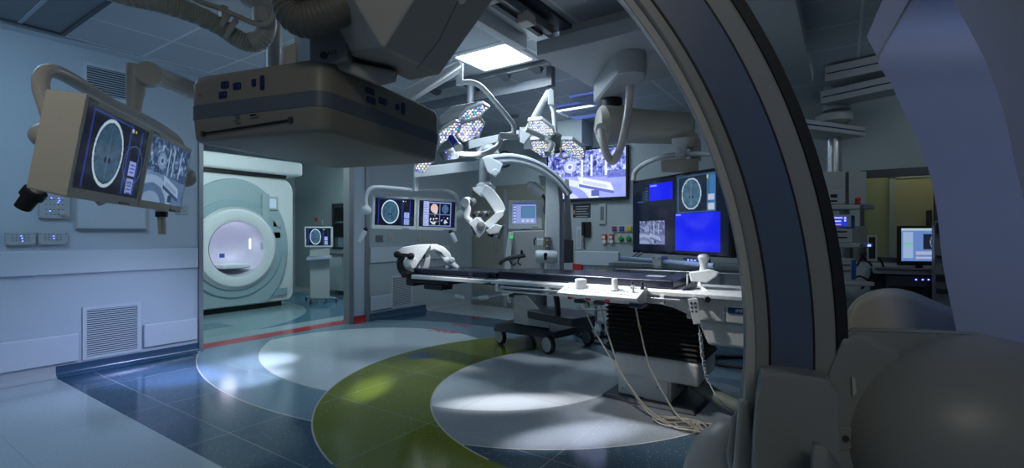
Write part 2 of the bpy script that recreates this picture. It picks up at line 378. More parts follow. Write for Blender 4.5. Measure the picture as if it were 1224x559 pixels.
def brain(a, cx, cy, rx, ry, ring=(0.55, 0.75, 0.9), fill=(0.035, 0.09, 0.15)):
    X, Y = grid(a); q = np.sqrt(((X-cx)/rx)**2+((Y-cy)/ry)**2); h, w, _ = a.shape
    n = smooth_noise(h, w, 3)*.7+smooth_noise(h, w, 6)*.6
    m = q < 0.86; a[m] = (np.array(fill)[None]*(0.5+n[m][:, None]))
    fis = (abs(X-cx) < .006) & (q < .8); a[fis] *= 1.7
    for sx in (-1, 1):
        v = ((X-cx-sx*rx*.14)/(rx*.09))**2+((Y-cy-ry*.2)/(ry*.08))**2 < 1; a[v] = (.003, .01, .02)
    m = (q >= 0.86) & (q < 0.9); a[m] = (.01, .02, .04)
    m = (q >= 0.9) & (q < 1.0); a[m] = ring
def scan_screen(w=110, h=74, full=True):
    a = canvas(w, h, (0.004, 0.006, 0.018)); R_(a, .08, .04, .10, .97, (0.02, 0.04, .3)); R_(a, .08, .04, .66, .055, (.02, .06, .3))
    brain(a, .38, .5, .22, .43)
    R_(a, .67, .02, .685, .97, (.03, .08, .35)); R_(a, .70, .05, .72, .95, (.01, .02, .12)); R_(a, .74, .5, .86, .70, (.35, .45, .9)); R_(a, .74, .74, .86, .95, (.3, .4, .8))
    for y in np.arange(.54, .68, .05): R_(a, .76, y, .84, y+.015, (.05, .08, .5))
    for y in np.arange(.78, .93, .05): R_(a, .76, y, .84, y+.015, (.05, .08, .4))
    R_(a, .87, .06, .89, .96, (.02, .05, .3)); R_(a, .69, .07, .72, .12, (.6, .65, .6)); R_(a, .75, .08, .77, .11, (.6, .6, .05))
    return a
def theatre_picture(w=150, h=84, base=(0.22, 0.27, 0.80), dark=(0.02, 0.03, 0.18), hi=(0.75, 0.82, 1.0)):
    base, dark, hi = map(np.array, (base, dark, hi)); X, Y = grid(canvas(w, h)); k = w/150
    v = .40+.25*(smooth_noise(h, w, int(14*k)+1)-.5)
    up = np.clip((.56-Y)*12, 0, 1)
    v = v+up*(smooth_noise(h, w, max(2, int(5*k)))-.5)*.9+up*(smooth_noise(h, w, max(1, int(2*k)))-.5)*.8
    for _ in range(60):                          # posts, arms and cases along the far side of the room
        x, y = rng.random(), rng.random()*.5; ww, hh = rng.random()*.03+.004, rng.random()*.16+.02
        m = (X > x) & (X < x+ww) & (Y > y) & (Y < min(.56, y+hh)); v[m] += (rng.random()-.45)*.9
    for x0 in (.46, .58, .76): v[(abs(X-x0) < .014) & (Y < .55) & (Y > .1)] = 1.0
    q = np.hypot((X-.30)*w/h*.9, Y-.33); v[(q < .13)] = .75; v[q < .07] = .95; v[(q < .04)] = .35
    fl = Y > .55+.08*(X-.4); v[fl] = (.62-.12*(X-.5)+.1*(smooth_noise(h, w, int(10*k)+1)-.5))[fl]
    q = np.hypot((X-.18)*.8, (Y-1.08)*.8); v[(q < .40) & fl] = .9; v[(q < .30) & fl] = .55; v[(q < .20) & fl] = .8
    e = (Y-.70)-(X-.62)*.40; t = (abs(e) < .075) & (X > .40+.3*(e+.07)) & (X < .84+.3*e); v[t] = 1.0; t = (abs(e-.02) < .035) & (X > .47) & (X < .78); v[t] = .8
    t = (abs(e-.105) < .03) & (X > .42) & (X < .86); v[t] = .25; v[(X > .58) & (X < .68) & (Y > .84) & (Y < .96)] = .18
    t = (X > .78) & (Y > .45) & (Y < .60); v[t] = .15+.3*smooth_noise(h, w, 3)[t]
    v += (smooth_noise(h, w, 1)-.5)*.10; v = np.clip(v, 0, 1.05)[..., None]
    return np.where(v < .5, dark+(base-dark)*v*2, base+(hi-base)*(v-.5)*2)
def quad_screen(w=110, h=82):
    a = canvas(w, h, (0.006, 0.008, 0.02)); R_(a, .12, .04, .25, .96, (.42, .48, .85)); R_(a, .25, .04, .88, .96, (.20, .26, .5))
    for y in np.arange(.08, .9, .09): R_(a, .14, y, .23, y+.02, (.1, .15, .5))
    for i, (x, y) in enumerate(((.27, .1), (.57, .1), (.27, .53), (.57, .53))):
        R_(a, x, y, x+.28, y+.4, (.002, .004, .012))
        if i == 0:
            X, Y = grid(a); q = ((X-x-.14)/.10)**2+((Y-y-.19)/.17)**2 < 1; a[q] = np.array((.75, .5, .48)); q = ((X-x-.18)/.05)**2+((Y-y-.3)/.1)**2 < 1; a[q] = (.7, .62, .6)
        elif i == 1: brain(a, x+.14, y+.2, .09, .16, ring=(.1, .25, .5), fill=(.04, .1, .2))
        else:
            X, Y = grid(a); m = (smooth_noise(h, w, 4) > .55) & (((X-x-.14)/.11)**2+((Y-y-.2)/.17)**2 < 1); a[m] = (.6, .68, .72)
            R_(a, x+.09, y+.26, x+.14, y+.28, (.02, .6, .5)); R_(a, x+.17, y+.22, x+.21, y+.235, (.7, .05, .05))
    return a
def control_screen(w=60, h=50):
    a = canvas(w, h, (.26, .34, .68)); R_(a, 0, 0, 1, .07, (.04, .06, .3)); R_(a, .04, .12, .17, .95, (.12, .18, .5))
    for y in np.arange(.18, .9, .14): R_(a, .06, y, .15, y+.05, (.6, .7, .85))
    R_(a, .36, .16, .95, .72, (.06, .16, .32)); R_(a, .40, .2, .91, .68, (.09, .22, .38))
    for x in (.4, .58, .76): R_(a, x, .8, x+.12, .92, (.5, .6, .85))
    return a
def big_left(w=90, h=110):
    a = canvas(w, h, (.004, .008, .02)); R_(a, .42, .05, .96, .29, (.005, .01, .85)); R_(a, .44, .07, .6, .09, (.3, .35, .9))
    R_(a, .24, .14, .38, .3, (.01, .03, .05)); R_(a, .12, .29, .28, .3, (.05, .15, .6))
    for y in np.arange(.1, .28, .04): R_(a, .33, y, .39, y+.01, (.05, .12, .3))
    t = theatre_picture(int(.62*w), int(.33*h), (0.14, 0.17, .36), (.02, .03, .1), (.35, .42, .62)); x0, y0 = int(.18*w), int(.58*h); a[y0:y0+t.shape[0], x0:x0+t.shape[1]] = t
    return a
def big_right(w=90, h=110):
    a = canvas(w, h, (.004, .008, .02)); R_(a, .06, .02, .78, .48, (.03, .12, .26)); R_(a, .08, .03, .62, .47, (.004, .01, .03)); brain(a, .33, .25, .19, .2, ring=(.4, .55, .7), fill=(.04, .1, .16))
    R_(a, .68, .05, .78, .47, (.04, .16, .38)); R_(a, .64, .27, .75, .35, (.45, .5, .65)); R_(a, .64, .38, .75, .46, (.45, .5, .65)); R_(a, .62, .04, .65, .08, (.6, .6, .1))
    R_(a, 0, .49, .86, .97, (.005, .012, .85)); R_(a, .02, .5, .12, .515, (.3, .35, .9)); return a
def lab_screen(w=60, h=50):
    a = canvas(w, h, (.16, .3, .7)); R_(a, 0, 0, 1, .08, (.5, .7, .8)); R_(a, .05, .12, .3, .9, (.4, .55, .85)); R_(a, .55, .18, 1, .65, (.01, .02, .04)); brain(a, .85, .42, .13, .22, ring=(.4, .5, .5))
    R_(a, .05, .45, .3, .5, (.2, .7, .4)); R_(a, .36, .7, .95, .8, (.5, .55, .8)); R_(a, .36, .86, .95, .92, (.55, .6, .8)); return a
def vent_screen(w=40, h=24):
    a = canvas(w, h, (.02, .04, .55)); R_(a, .1, .1, .7, .2, (.5, .55, .9)); R_(a, .2, .4, .6, .55, (.5, .55, .9)); R_(a, .05, .75, .6, .85, (.7, .4, .6)); R_(a, .8, .1, .93, .25, (.6, .65, 1)); R_(a, .8, .35, .93, .5, (.6, .65, 1)); return a
def screen(img, w, h, parent, c=(0, 0, 0), name='screen', gain=1.0):   # a lit picture in local xz at c
    H, W, _ = img.shape; me = bpy.data.meshes.new(name)
    xs = np.linspace(-w/2, w/2, W)+c[0]; zs = np.linspace(h/2, -h/2, H)+c[2]
    V = [(x, c[1], z) for z in zs for x in xs]; F = [(j*W+i, (j+1)*W+i, (j+1)*W+i+1, j*W+i+1) for j in range(H-1) for i in range(W-1)]
    me.from_pydata(V, [], F); ca = me.color_attributes.new('picture', 'FLOAT_COLOR', 'POINT')
    ca.data.foreach_set('color', np.concatenate([np.clip(img*gain, 0, 4), np.ones((H, W, 1))], 2).astype(np.float32).ravel()); me.materials.append(SCREEN)
    ob = bpy.data.objects.new(name, me); COL.objects.link(ob); ob.parent = parent; MW[ob] = MW[parent]; return ob

# ================================================================== THE ROOM
WX, BY, CZ = -5.92, 7.15, 3.06
O1, O2 = 2.58, 4.55        # opening to the scanner room along the left wall
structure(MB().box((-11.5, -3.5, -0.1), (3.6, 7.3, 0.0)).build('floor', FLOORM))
structure(MB().box((-11.5, -3.5, CZ), (3.6, 7.5, CZ+0.1)).build('ceiling', TILE))
structure(MB().box((-6.02, -3.5, 0), (WX, O1, CZ)).build('wall_left', WALLM))
structure(MB().box((-6.02, O2+0.28, 0), (WX, BY, CZ)).build('wall_left_end', WALLB))
structure(MB().box((-6.02, O1, 2.50), (WX, O2+0.28, CZ)).build('wall_left_header', WALLM))
structure(MB().box((-6.02, O2+0.02, 0), (WX, O2+0.28, 2.5)).build('wall_left_pillar', WALLM))
structure(MB().box((-6.2, BY, 0), (0.15, BY+0.15, CZ)).box((0.15, BY, 2.05), (0.86, BY+0.15, CZ)).box((0.15, BY, 0), (0.86, BY+0.15, 0.98)).box((0.86, BY, 0), (3.5, BY+0.15, CZ)).build('wall_back', WALLB))
structure(MB().box((-4.35, 6.75, 2.68), (-3.3, BY, CZ)).build('wall_back_soffit', WALLB))
structure(MB().box((3.4, 1.5, 0), (3.55, BY, CZ)).build('wall_right', WALLB))
structure(MB().box((WX, -3.4, CZ-.014), (WX+.14, BY, CZ-.001)).build('trim_10', CRASH, bevel=.002))
# scanner room
structure(MB().box((-11.4, 7.1, 0), (-8.85-1.0, 7.25, CZ)).box((-9.85, 7.1, 0), (-9.05, 7.25, 0.95)).box((-9.85, 7.1, 2.0), (-9.05, 7.25, CZ)).box((-9.05, 7.1, 0), (-6.12, 7.25, CZ)).build('wall_scanner_room_back', WALLR))
structure(MB().box((-11.5, 0.5, 0), (-11.35, 7.2, CZ)).box((-11.4, 0.5, 0), (-6.12, 0.65, CZ)).build('wall_scanner_room_far', WALLR))
# metal posts of the openings
structure(MB().box((-6.03, O1-0.035, 0), (WX+0.03, O1+0.01, 2.6)).build('trim_1', STEEL, bevel=.004))
structure(MB().box((-6.03, O2-0.02, 0), (WX+0.02, O2+0.06, 2.5)).build('trim_2', STEEL, bevel=.004))
structure(MB().box((WX-0.02, O2+0.27, 0.0), (WX+0.04, O2+0.33, 2.5)).build('trim_3', STEEL, bevel=.004))
# coved skirting
def cove(name, y0, y1, m, x=WX, parent=None):
    prof = [(0, 0.10), (0.012, 0.10), (0.016, 0.04), (0.028, 0.018), (0.06, 0.002), (0, 0.001)]
    return structure(MB().prism([(x+a, y0, z) for a, z in prof], (0, y1-y0, 0)).build(name, m))
cove('baseboard_left', -3.0, 1.36, COVEW); cove('baseboard_left_blue', 1.36, O1-0.03, COVE)
cove('baseboard_pillar', O2+0.06, O2+0.27, RED); cove('baseboard_end_blue', O2+0.34, 6.1, COVE); cove('baseboard_end', 6.1, BY, COVEW)
structure(MB().box((-5.9, BY-0.02, 0), (-5.75, BY, 0.10)).box((-4.1, BY-0.02, 0), (3.4, BY, 0.10)).build('baseboard_back', COVEW))
# wall guards (bumper rails)
def guard(name, y0, y1, z0, z1, t=0.03):
    return structure(MB().box((WX, y0, z0), (WX+t, y1, z1)).build(name, CRASH, bevel=0.014, seg=3))
guard('trim_4', -3.0, O1-0.04, 0.93, 1.15); guard('trim_5', 2.03, O1-0.05, 0.14, 0.38); guard('trim_6', -3.0, 1.52, 0.12, 0.38)
guard('trim_7', O2+0.36, 6.7, 0.86, 1.10); guard('trim_8', O2+0.36, 5.35, 0.14, 0.36)
structure(MB().box((-3.60, BY-0.05, 0.80), (-2.85, BY, 1.03)).build('trim_9', CRASH, bevel=0.02, seg=3))

# steel double door in the back wall
dr = structure(MB().box((-5.72, BY-0.03, 0.0), (-4.17, BY, 2.16)).build('door_1', STEELD, bevel=.004))
for a, b in ((-5.66, -4.96), (-4.94, -4.23)):
    MB().box((a, BY-0.055, 0.06), (b, BY-0.028, 2.08)).build('door_leaf', STEELD, dr, bevel=.004)
MB().box((-4.985, BY-0.062, 0.02), (-4.915, BY-0.05, 2.08)).build('centre_strip', ALU, dr)
for x in (-5.12, -4.78):
    MB().tube(bez([(x, BY-0.05, 1.0), (x, BY-0.10, 1.0), (x, BY-0.10, 1.25), (x, BY-0.05, 1.25)], 4), 0.01, 8).build('door_handle', STEEL, dr)
MB().box((-5.66, BY-0.06, 0.08), (-4.23, BY-0.056, 0.30)).build('kick_plate', STEEL, dr)

# windows
def window(name, x0, x1, z0, z1, y, m):
    w = structure(MB().box((x0, y-.02, z1-.09), (x1, y+.05, z1)).box((x0, y-.02, z0), (x1, y+.05, z0+.05)).box((x0, y-.02, z0), (x0+.04, y+.05, z1)).box((x1-.04, y-.02, z0), (x1, y+.05, z1)).build(name, m, bevel=.003))
    MB().box((x0+.04, y+.02, z0+.05), (x1-.04, y+.026, z1-.09)).build('window_pane', GLASS, w); return w
window('window_1', 0.15, 0.86, 0.98, 2.05, BY, DARK)
window('window_2', -9.85, -9.05, 0.95, 2.0, 7.1, DARK)
# rooms seen through the windows
nr = structure(MB().box((-0.4, 9.3, 0), (3.0, 9.4, 3)).box((-0.5, 7.3, 0), (-0.4, 9.4, 3)).box((3.0, 7.3, 0), (3.1, 9.4, 3)).box((-0.5, 7.3, 3), (3.1, 9.4, 3.1)).build('wall_corridor', OCHRE))
d2 = structure(MB().box((0.62, 9.24, 0), (1.30, 9.3, 2.12)).build('door_2', WOOD, bevel=.005))
MB().box((0.55, 9.22, 0), (0.62, 9.31, 2.2)).box((1.30, 9.22, 0), (1.37, 9.31, 2.2)).box((0.55, 9.22, 2.12), (1.37, 9.31, 2.2)).build('door_frame', GREYP, d2)
structure(MB().box((-11, 8.6, 0), (-8, 8.7, 3)).build('wall_control_room', OCHRE))

# gauss line numbers on the floor
fl = thing('floor_marking', 'red 400G field line number painted on the pale floor', 'floor marking', (-4.45, 4.93, 0.0))
def floor_text(s, size, c, rz, root): return text(s, size, Matrix.Translation(Vector((c[0], c[1], 0.0012))) @ Matrix.Rotation(rz, 4, 'Z'), RED, root, 'lettering', 0.0004)
floor_text('400G', 0.22, (-4.45, 4.935), math.pi, fl)
fl2 = thing('floor_marking', 'red 50G field line number on the blue grey floor, beyond the 400G number', 'floor marking', (-4.55, 5.41, 0)); floor_text('50G', 0.20, (-4.55, 5.41), math.pi, fl2)
fl3 = thing('floor_marking', 'small red 5G number on the dark blue floor band by the pale strip', 'floor marking', (-4.74, 6.1, 0)); floor_text('5G', 0.20, (-4.74, 6.0), math.pi, fl3)

# ------------------------------------------------------------------ wall grilles
def grille(label, M, w, h, n, fr=0.03, name='wall_vent', group=None, dark=DARK, slat=CRASH):
    t = thing(name, label, 'vent', M=M, group=group)
    MB().box((-w/2, -.012, -h/2), (w/2, 0, -h/2+fr)).box((-w/2, -.012, h/2-fr), (w/2, 0, h/2)).box((-w/2, -.012, -h/2+fr), (-w/2+fr, 0, h/2-fr)).box((w/2-fr, -.012, -h/2+fr), (w/2, 0, h/2-fr)).build('vent_frame', slat, t, local=True)
    MB().box((-w/2+fr, -.001, -h/2+fr), (w/2-fr, 0, h/2-fr)).build('backing', dark, t, local=True)
    m = MB(); hh = h-2*fr
    for i in range(n):
        z = -hh/2+hh*(i+.5)/n; q = Matrix.Translation((0, -.007, z)) @ Matrix.Rotation(math.radians(40), 4, 'X'); m.box((-w/2+fr, -.006, -.0022), (w/2-fr, .006, .0022), q)
    m.build('slats', slat, t, local=True); return t
def wallM(y, z, x=WX): return frame((x+0.001, y, z), (0, 1, 0), (0, 0, 1))      # facing +x
def backM(x, z, y=BY): return frame((x, y-0.001, z), (1, 0, 0), (0, 0, 1))      # facing -y
grille('low square louvred return air grille on the left wall above the skirting', wallM(1.78, .365), .46, .50, 22)
grille('upper louvred grille on the left wall behind the monitor arm', wallM(1.75, 2.76), .40, .32, 12, slat=CRASH)
grille('low louvred grille on the wall beyond the steel post, behind the head of the table', wallM(5.56, .38), .46, .52, 22)
grille('small louvred grille high on the scanner room wall', frame((-8.70, 7.08, 2.38), (1, 0, 0), (0, 0, 1)), .28, .26, 8)
grille('louvred grille low in the scanner room behind the monitor trolley', frame((-8.25, 7.08, .62), (1, 0, 0), (0, 0, 1)), .5, .8, 20)

# ------------------------------------------------------------------ wall devices on the left wall
def panel(label, y0, y1, z0, z1, leds, knob=False, group=None):
    M = wallM((y0+y1)/2, (z0+z1)/2); w, h = y1-y0, z1-z0; t = thing('control_panel', label, 'control panel', M=M, group=group)
    MB().box((-w/2, -.035, -h/2), (w/2, 0, h/2)).build('housing', GREYP, t, local=True, bevel=.004)
    m = MB()
    for x, z in leds: m.ball((x*w, -.036, z*h), .0048, seg=10)
    m.build('indicator_lamps', LBLUE, t, local=True)
    m = MB()
    for i in range(5):
        for j in range(3 if not knob else 4): m.box((w*(-.3+.13*i), -.037, h*(.25-.2*j)), (w*(-.3+.13*i)+.01, -.034, h*(.25-.2*j)+.006))
    m.build('button_row', DARK, t, local=True)
    s = MB()
    for sx in (-1, 1):
        for sz in (-1, 1): s.cyl((sx*(w/2-.012), -.037, sz*(h/2-.012)), (sx*(w/2-.012), -.033, sz*(h/2-.012)), .004, n=10)
    s.build('screw_heads', DARK, t, local=True)
    if knob: MB().lathe((w*.22, -.034, -h*.28), (0, -1, 0), [(.026, 0), (.024, .02), (.018, .024)], 20).build('dial_knob', GREYP, t, local=True, bevel=0)
    return t
panel('grey wall panel with a dial knob and blue indicator lamps, above the two small panels', 1.245, 1.455, 1.44, 1.66, [(-.12, .33), (.12, .33), (.14, .24), (.10, .16), (-.16, -.2)], True)
panel('left of the two small screwed wall panels, with three blue lamps', 1.035, 1.225, 1.205, 1.315, [(.0, .22), (.03, .02), (.05, -.2)])
panel('right of the two small screwed wall panels, with two blue lamps', 1.24, 1.44, 1.205, 1.315, [(.0, .2), (.01, 0)])
t = thing('whiteboard', 'pale framed notice board on the left wall behind the twin monitors', 'board', M=wallM(1.78, 1.62))
MB().box((-.27, -.01, -.26), (.27, 0, .26)).build('board_surface', CRASH, t, local=True); MB().box((-.285, -.016, -.275), (.285, 0, -.26)).box((-.285, -.016, -.26), (-.27, 0, .27)).box((.27, -.016, -.26), (.285, 0, .27)).build('board_frame', GREYP, t, local=True); MB().box((-.27, -.03, -.285), (.27, 0, -.27)).build('pen_tray', MIDG, t, local=True)

def socket(label, M, w=.09, h=.09, mats=GREYP, holes=3, group=None, name='wall_socket'):
    t = thing(name, label, 'socket', M=M, group=group); MB().box((-w/2, -.012, -h/2), (w/2, 0, h/2)).build('face_plate', mats, t, local=True, bevel=.003)
    m = MB()
    for i in range(holes):
        a = i*2*math.pi/3+math.pi/2; m.cyl((.18*w*math.cos(a), -.0135, .18*h*math.sin(a)), (.18*w*math.cos(a), -.011, .18*h*math.sin(a)), .006, n=8)
    m.build('socket_holes', BLACK, t, local=True); return t
q = atx(217, 251, WX); socket('white wall socket beside the doorway post, behind the right of the twin monitors', wallM(q.y, q.z), .12, .10)
q = atx(453, 285, WX); socket('dark square outlet on the wall under the hanging scan monitors', wallM(q.y, q.z), .14, .10, MIDG)
q = atx(467, 285, WX); socket('beige outlet beside the dark square one under the hanging scan monitors', wallM(q.y, q.z), .10, .09, CREAM)
q = atx(504, 285, WX); socket('double beige outlet behind the white head coil', wallM(q.y, q.z), .20, .10, CREAM)

# ------------------------------------------------------------------ MRI magnet in the scanner room
MX = -8.45
mr = thing('mri_scanner', 'large white MRI scanner with a teal front and round bore, beyond the doorway', 'mri scanner', (MX, 4.17, 0))
yc, zc = 4.17, 1.06
def rr(y0, y1, z0, z1, top, bot):
    pts = []
    for cy, cz, a0, rad in ((y1-bot, z0+bot, -90, bot), (y1-top, z1-top, 0, top), (y0+top, z1-top, 90, top), (y0+bot, z0+bot, 180, bot)):
        for k in range(7): a = math.radians(a0+15*k); pts.append((cy+rad*math.cos(a), cz+rad*math.sin(a)))
    return pts
body = rr(3.10, 5.28, .07, 2.32, .25, .12)
def prof(p, x, s=1.0): return [Vector((x, yc+(y-yc)*s, zc+(z-zc)*s)) for y, z in p]
inn = [(yc+.48*math.cos(math.radians(-90+360*k/28)), zc+.48*math.sin(math.radians(-90+360*k/28))) for k in range(28)]
mb_ = MB(); V_ = [[mb_.bm.verts.new(p) for p in l] for l in (prof(inn, MX-1.0), prof(inn, MX), prof(body, MX+.0, .96), prof(body, MX-.06, .995), prof(body, MX-.2, 1.0), prof(body, MX-1.5, 1.0), prof(body, MX-1.7, .95))]
for r0, r1 in zip(V_, V_[1:]):
    for k in range(28): mb_.bm.faces.new((r0[k], r0[(k+1) % 28], r1[(k+1) % 28], r1[k]))
mb_.bm.faces.new(V_[-1]); mb_.build('magnet_cover', WHITE, mr)
# teal fascia: wide shield round the bore
def disc(r, x0, x1, m, name, clip=None, bevel=.02, parent=mr, flat=None):
    n = 64; P = []
    for k in range(n):
        a = 2*math.pi*k/n; y, z = r*math.cos(a), r*math.sin(a)
        if clip: y *= clip[0]; z = max(-clip[1], z*clip[2])
        P.append((y, z))
    I = [(.5*math.cos(2*math.pi*k/n), .5*math.sin(2*math.pi*k/n)) for k in range(n)]; b = MB()
    LL = [[Vector((x, yc+y*q, zc+z*q)) for y, z in S_] for x, S_, q in ((x0, I, 1), (x0, P, 1), (x1-.02, P, 1), (x1, P, .985), (x1, I, 1), (x0, I, 1))]
    V = [[b.bm.verts.new(p) for p in l] for l in LL]
    for r0, r1 in zip(V, V[1:]):
        for k in range(n): b.bm.faces.new((r0[k], r0[(k+1) % n], r1[(k+1) % n], r1[k]))
    return b.build(name, m, parent)
disc(1.12, MX-.05, MX+.07, TEAL, 'front_fascia', (.84, .96, 1.04))
disc(.82, MX+.0, MX+.10, TEALD, 'inner_fascia')
MB().lathe((MX+.06, yc, zc), (1, 0, 0), [(.66, 0), (.66, .07), (.62, .11), (.50, .12), (.455, .10), (.455, -.1), (.5, -.2)], 64, False).build('bore_ring', WHITE, mr)
MB().lathe((MX+.05, yc, zc), (1, 0, 0), [(.69, 0), (.69, .07), (.655, .085), (.64, .0)], 64, False).build('ring_trim', GREYP, mr)
BORE = mat('bore_liner', (0.62, 0.62, 0.72), 0.4)
lamp('bore_fill', 'POINT', (MX-.05, yc-.05, zc+.2), (0, 0, 0), 2.2, (0.82, 0.82, 1.0), 0.12)  # unseen fill added to lighten the bore liner
MB().lathe((MX+.17, yc, zc), (1, 0, 0), [(.452, 0), (.445, -.03), (.435, -.25), (.41, -.42), (.34, -.56), (.20, -.65), (.001, -.68)], 48, False).build('bore_tunnel', BORE, mr)
MB().box((MX-.9, yc-.22, zc-.33), (MX+.14, yc+.22, zc-.26)).build('bore_cradle', WHITE, mr, bevel=.02)
MB().box((MX-.13, yc+.33, zc-.02), (MX-.09, yc+.35, zc+.16)).build('bore_lamp', mat('bore_lamp', (.9, .9, .9), .4, emit=(.9, .95, 1), estr=1.6), mr, bevel=.01)
MB().box((MX-.25, yc-.10, zc-.16), (MX-.24, yc-.02, zc-.09)).build('laser_window', BLU, mr)
MB().box((MX+.03, 4.60, 1.02), (MX+.13, 4.74, 2.0)).build('control_pod', TEAL, mr, bevel=.03)
for z in (1.42, 1.22): MB().box((MX+.06, 4.80, z), (MX+.10, 4.95, z+.12)).build('pod_button', GREYP, mr, bevel=.01)
MB().box((MX+.05, 4.66, 1.72), (MX+.10, 4.90, 1.96)).build('pod_display', GREYP, mr, bevel=.01); MB().box((MX+.10, 4.70, 1.76), (MX+.104, 4.86, 1.92)).build('pod_screen', mat('pod_screen', (.3, .4, .5), .2, emit=(.35, .5, .6), estr=.6), mr)
MB().box((MX+.02, 4.55, .20), (MX+.05, 5.10, .33)).build('foot_recess', TEALD, mr, bevel=.008)
MB().box((MX-1.7, 2.9, 2.36), (MX+.12, 5.38, 2.62)).build('top_cover', WHITE, mr, bevel=.06, seg=4)
MB().box((MX-1.5, 3.3, 2.31), (MX+.02, 5.1, 2.37)).build('top_gap', BLACK, mr)
text('SIEMENS', .10, upright(frame((MX+.072, 4.17, 1.98), (0, 1, 0), (0, 0, 1))), GREYP, mr)
MB().box((MX-1.4, 3.25, 0), (MX-.05, 5.05, .08)).build('mri_rail_skid', BLACK, mr)

# monitor trolley in the scanner room
q = atz(385, 358, 0); tr = thing('monitor_trolley', 'slim grey trolley with a scan monitor and keyboard tray in the scanner room', 'trolley', (q.x, q.y, 0))
d0 = 9.2
MB().hull([atd(371, 357, d0), atd(394, 357, d0), atd(394, 296, d0), atd(370, 296, d0)] + [atd(372, 356, d0+.2), atd(393, 356, d0+.2), atd(393, 296, d0+.15), atd(371, 296, d0+.15)]).build('column', GREYP, tr, bevel=.015)
MB().hull([atd(366, 308, d0-.25), atd(397, 306, d0-.25), atd(397, 309, d0-.25), atd(366, 311, d0-.25), atd(368, 306, d0+.05), atd(396, 305, d0+.05), atd(396, 308, d0+.05), atd(368, 309, d0+.05)]).build('keyboard_tray', SHELLB, tr, bevel=.006)
TM = pose(atd(381, 283, d0-.05), 34+10, 4) @ Matrix.Scale(1.15, 4); mo = thing
m_ = MB().box((-.21, -.02, -.165), (.21, .04, .165)).build('_tmp', WHITE) ; bpy.data.objects.remove(m_)
def local_part(name, bmb, m, root, M, **k):
    bmb.bm.transform(M); return bmb.build(name, m, root, **k)
def screen_at(img, w, h, root, M, name='screen', gain=1.0):
    o = screen(img, w, h, root, name=name, gain=gain); o.data.transform(MW[root].inverted() @ M); return o
local_part('monitor', MB().box((-.215, -.02, -.165), (.215, .05, .165)), WHITE, tr, TM, bevel=.012)
screen_at(scan_screen(80, 54), .38, .285, tr, TM @ Matrix.Translation((0, -.0215, .005)))
for px, py in ((371, 362), (366, 358), (390, 357), (402, 360)):
    p = atz(px, py, 0); MB().tube([atd(383, 354, d0+.05), p+Vector((0, 0, .06))], .016, 8).build('leg', GREYP, tr)
    a = ray(px, py).cross(Vector((0, 0, 1))).normalized(); MB().cyl(p+Vector((0, 0, .04))-a*.02+0*a, p+Vector((0, 0, .04))+a*.02, .04, n=16).build('caster', DARK, tr)
for k, (z0, z1, lab) in enumerate(((246.5, 264.5, 'upper of the two dark wall monitors in the scanner room'), (266, 284, 'lower of the two dark wall monitors in the scanner room'))):
    a, b = aty(399, z1, 7.0), aty(413.5, z0, 7.0); t = thing('wall_monitor', lab, 'monitor', ((a.x+b.x)/2, 7.0, a.z))
    MB().box((a.x, 7.0, a.z), (b.x, 7.05, b.z)).build('bezel', DARK, t, bevel=.006); MB().box((a.x+.02, 6.997, a.z+.02), (b.x-.02, 7.0, b.z-.02)).build('screen', BLACK, t); MB().box(((a.x+b.x)/2-.03, 7.05, a.z+.1), ((a.x+b.x)/2+.03, 7.1, b.z-.1)).build('bracket', MIDG, t)
t = thing('wall_counter', 'pale counter with cabinets along the scanner room wall', 'counter', (-8.3, 6.8, 0))
MB().box((-9.6, 6.5, .84), (-6.6, 7.08, .90)).build('worktop', MIDG, t, bevel=.004)
for x0, x1 in ((-9.6, -8.75), (-7.75, -7.2), (-7.2, -6.6)): MB().box((x0, 6.55, .1), (x1-.01, 7.05, .84)).build('cabinet_front', WHITE, t, bevel=.006)
for (px, py, c, lab) in ((400, 183+0, None, None),):
    pass
q = aty(380, 260, 7.1); MB_ = tag(MB().box((q.x-.08, 7.07, q.z-.08), (q.x-.0, 7.1, q.z+.0)).build('emergency_switch', REDP, bevel=.004), 'small red emergency switch on the scanner room wall beside the window', 'switch')
q = aty(383, 266, 7.1); tag(MB().box((q.x-.0, 7.07, q.z-.06), (q.x+.10, 7.1, q.z+.06)).build('switch_plate', GREYP, bevel=.004), 'grey switch plate beside the red emergency switch in the scanner room', 'switch')

# ------------------------------------------------------------------ back wall fittings
tv = thing('wall_television', 'large flat television on the back wall showing a blue picture of the theatre', 'television', M=backM(-3.40, 2.235, BY-.045))
MB().box((-.70, -.03, -.41), (.70, .03, .41)).build('tv_housing', BLACK, tv, local=True, bevel=.006); screen(theatre_picture(190, 106), 1.34, .755, tv, (0, -.0315, .01), gain=1.25); MB().box((-.2, .03, -.2), (.2, .045, .2)).build('bracket', DARK, tv, local=True)
q = aty(603, 187, BY); ck = thing('wall_clock', 'round wall clock with a dark rim above the steel double door', 'clock', M=backM(q.x+.02, q.z-.05, BY))
MB().lathe((0, 0, 0), (0, -1, 0), [(.15, 0), (.15, .04), (.13, .045), (.13, .03)], 32).build('rim', DARK, ck, local=True); MB().cyl((0, -.03, 0), (0, -.032, 0), .128, n=32).build('dial', GREYP, ck, local=True)
MB().box((-.006, -.036, -.01), (.006, -.033, .07)).build('hour_hand', BLACK, ck, local=True); MB().box((-.01, -.036, -.004), (.10, -.033, .004)).build('minute_hand', BLACK, ck, local=True)
m = MB()
for k in range(12): a = k*math.pi/6; m.cbox((.11*math.sin(a), -.0335, .11*math.cos(a)), (.006, .003, .018), Matrix.Identity(4))
m.build('hour_marks', BLACK, ck, local=True)
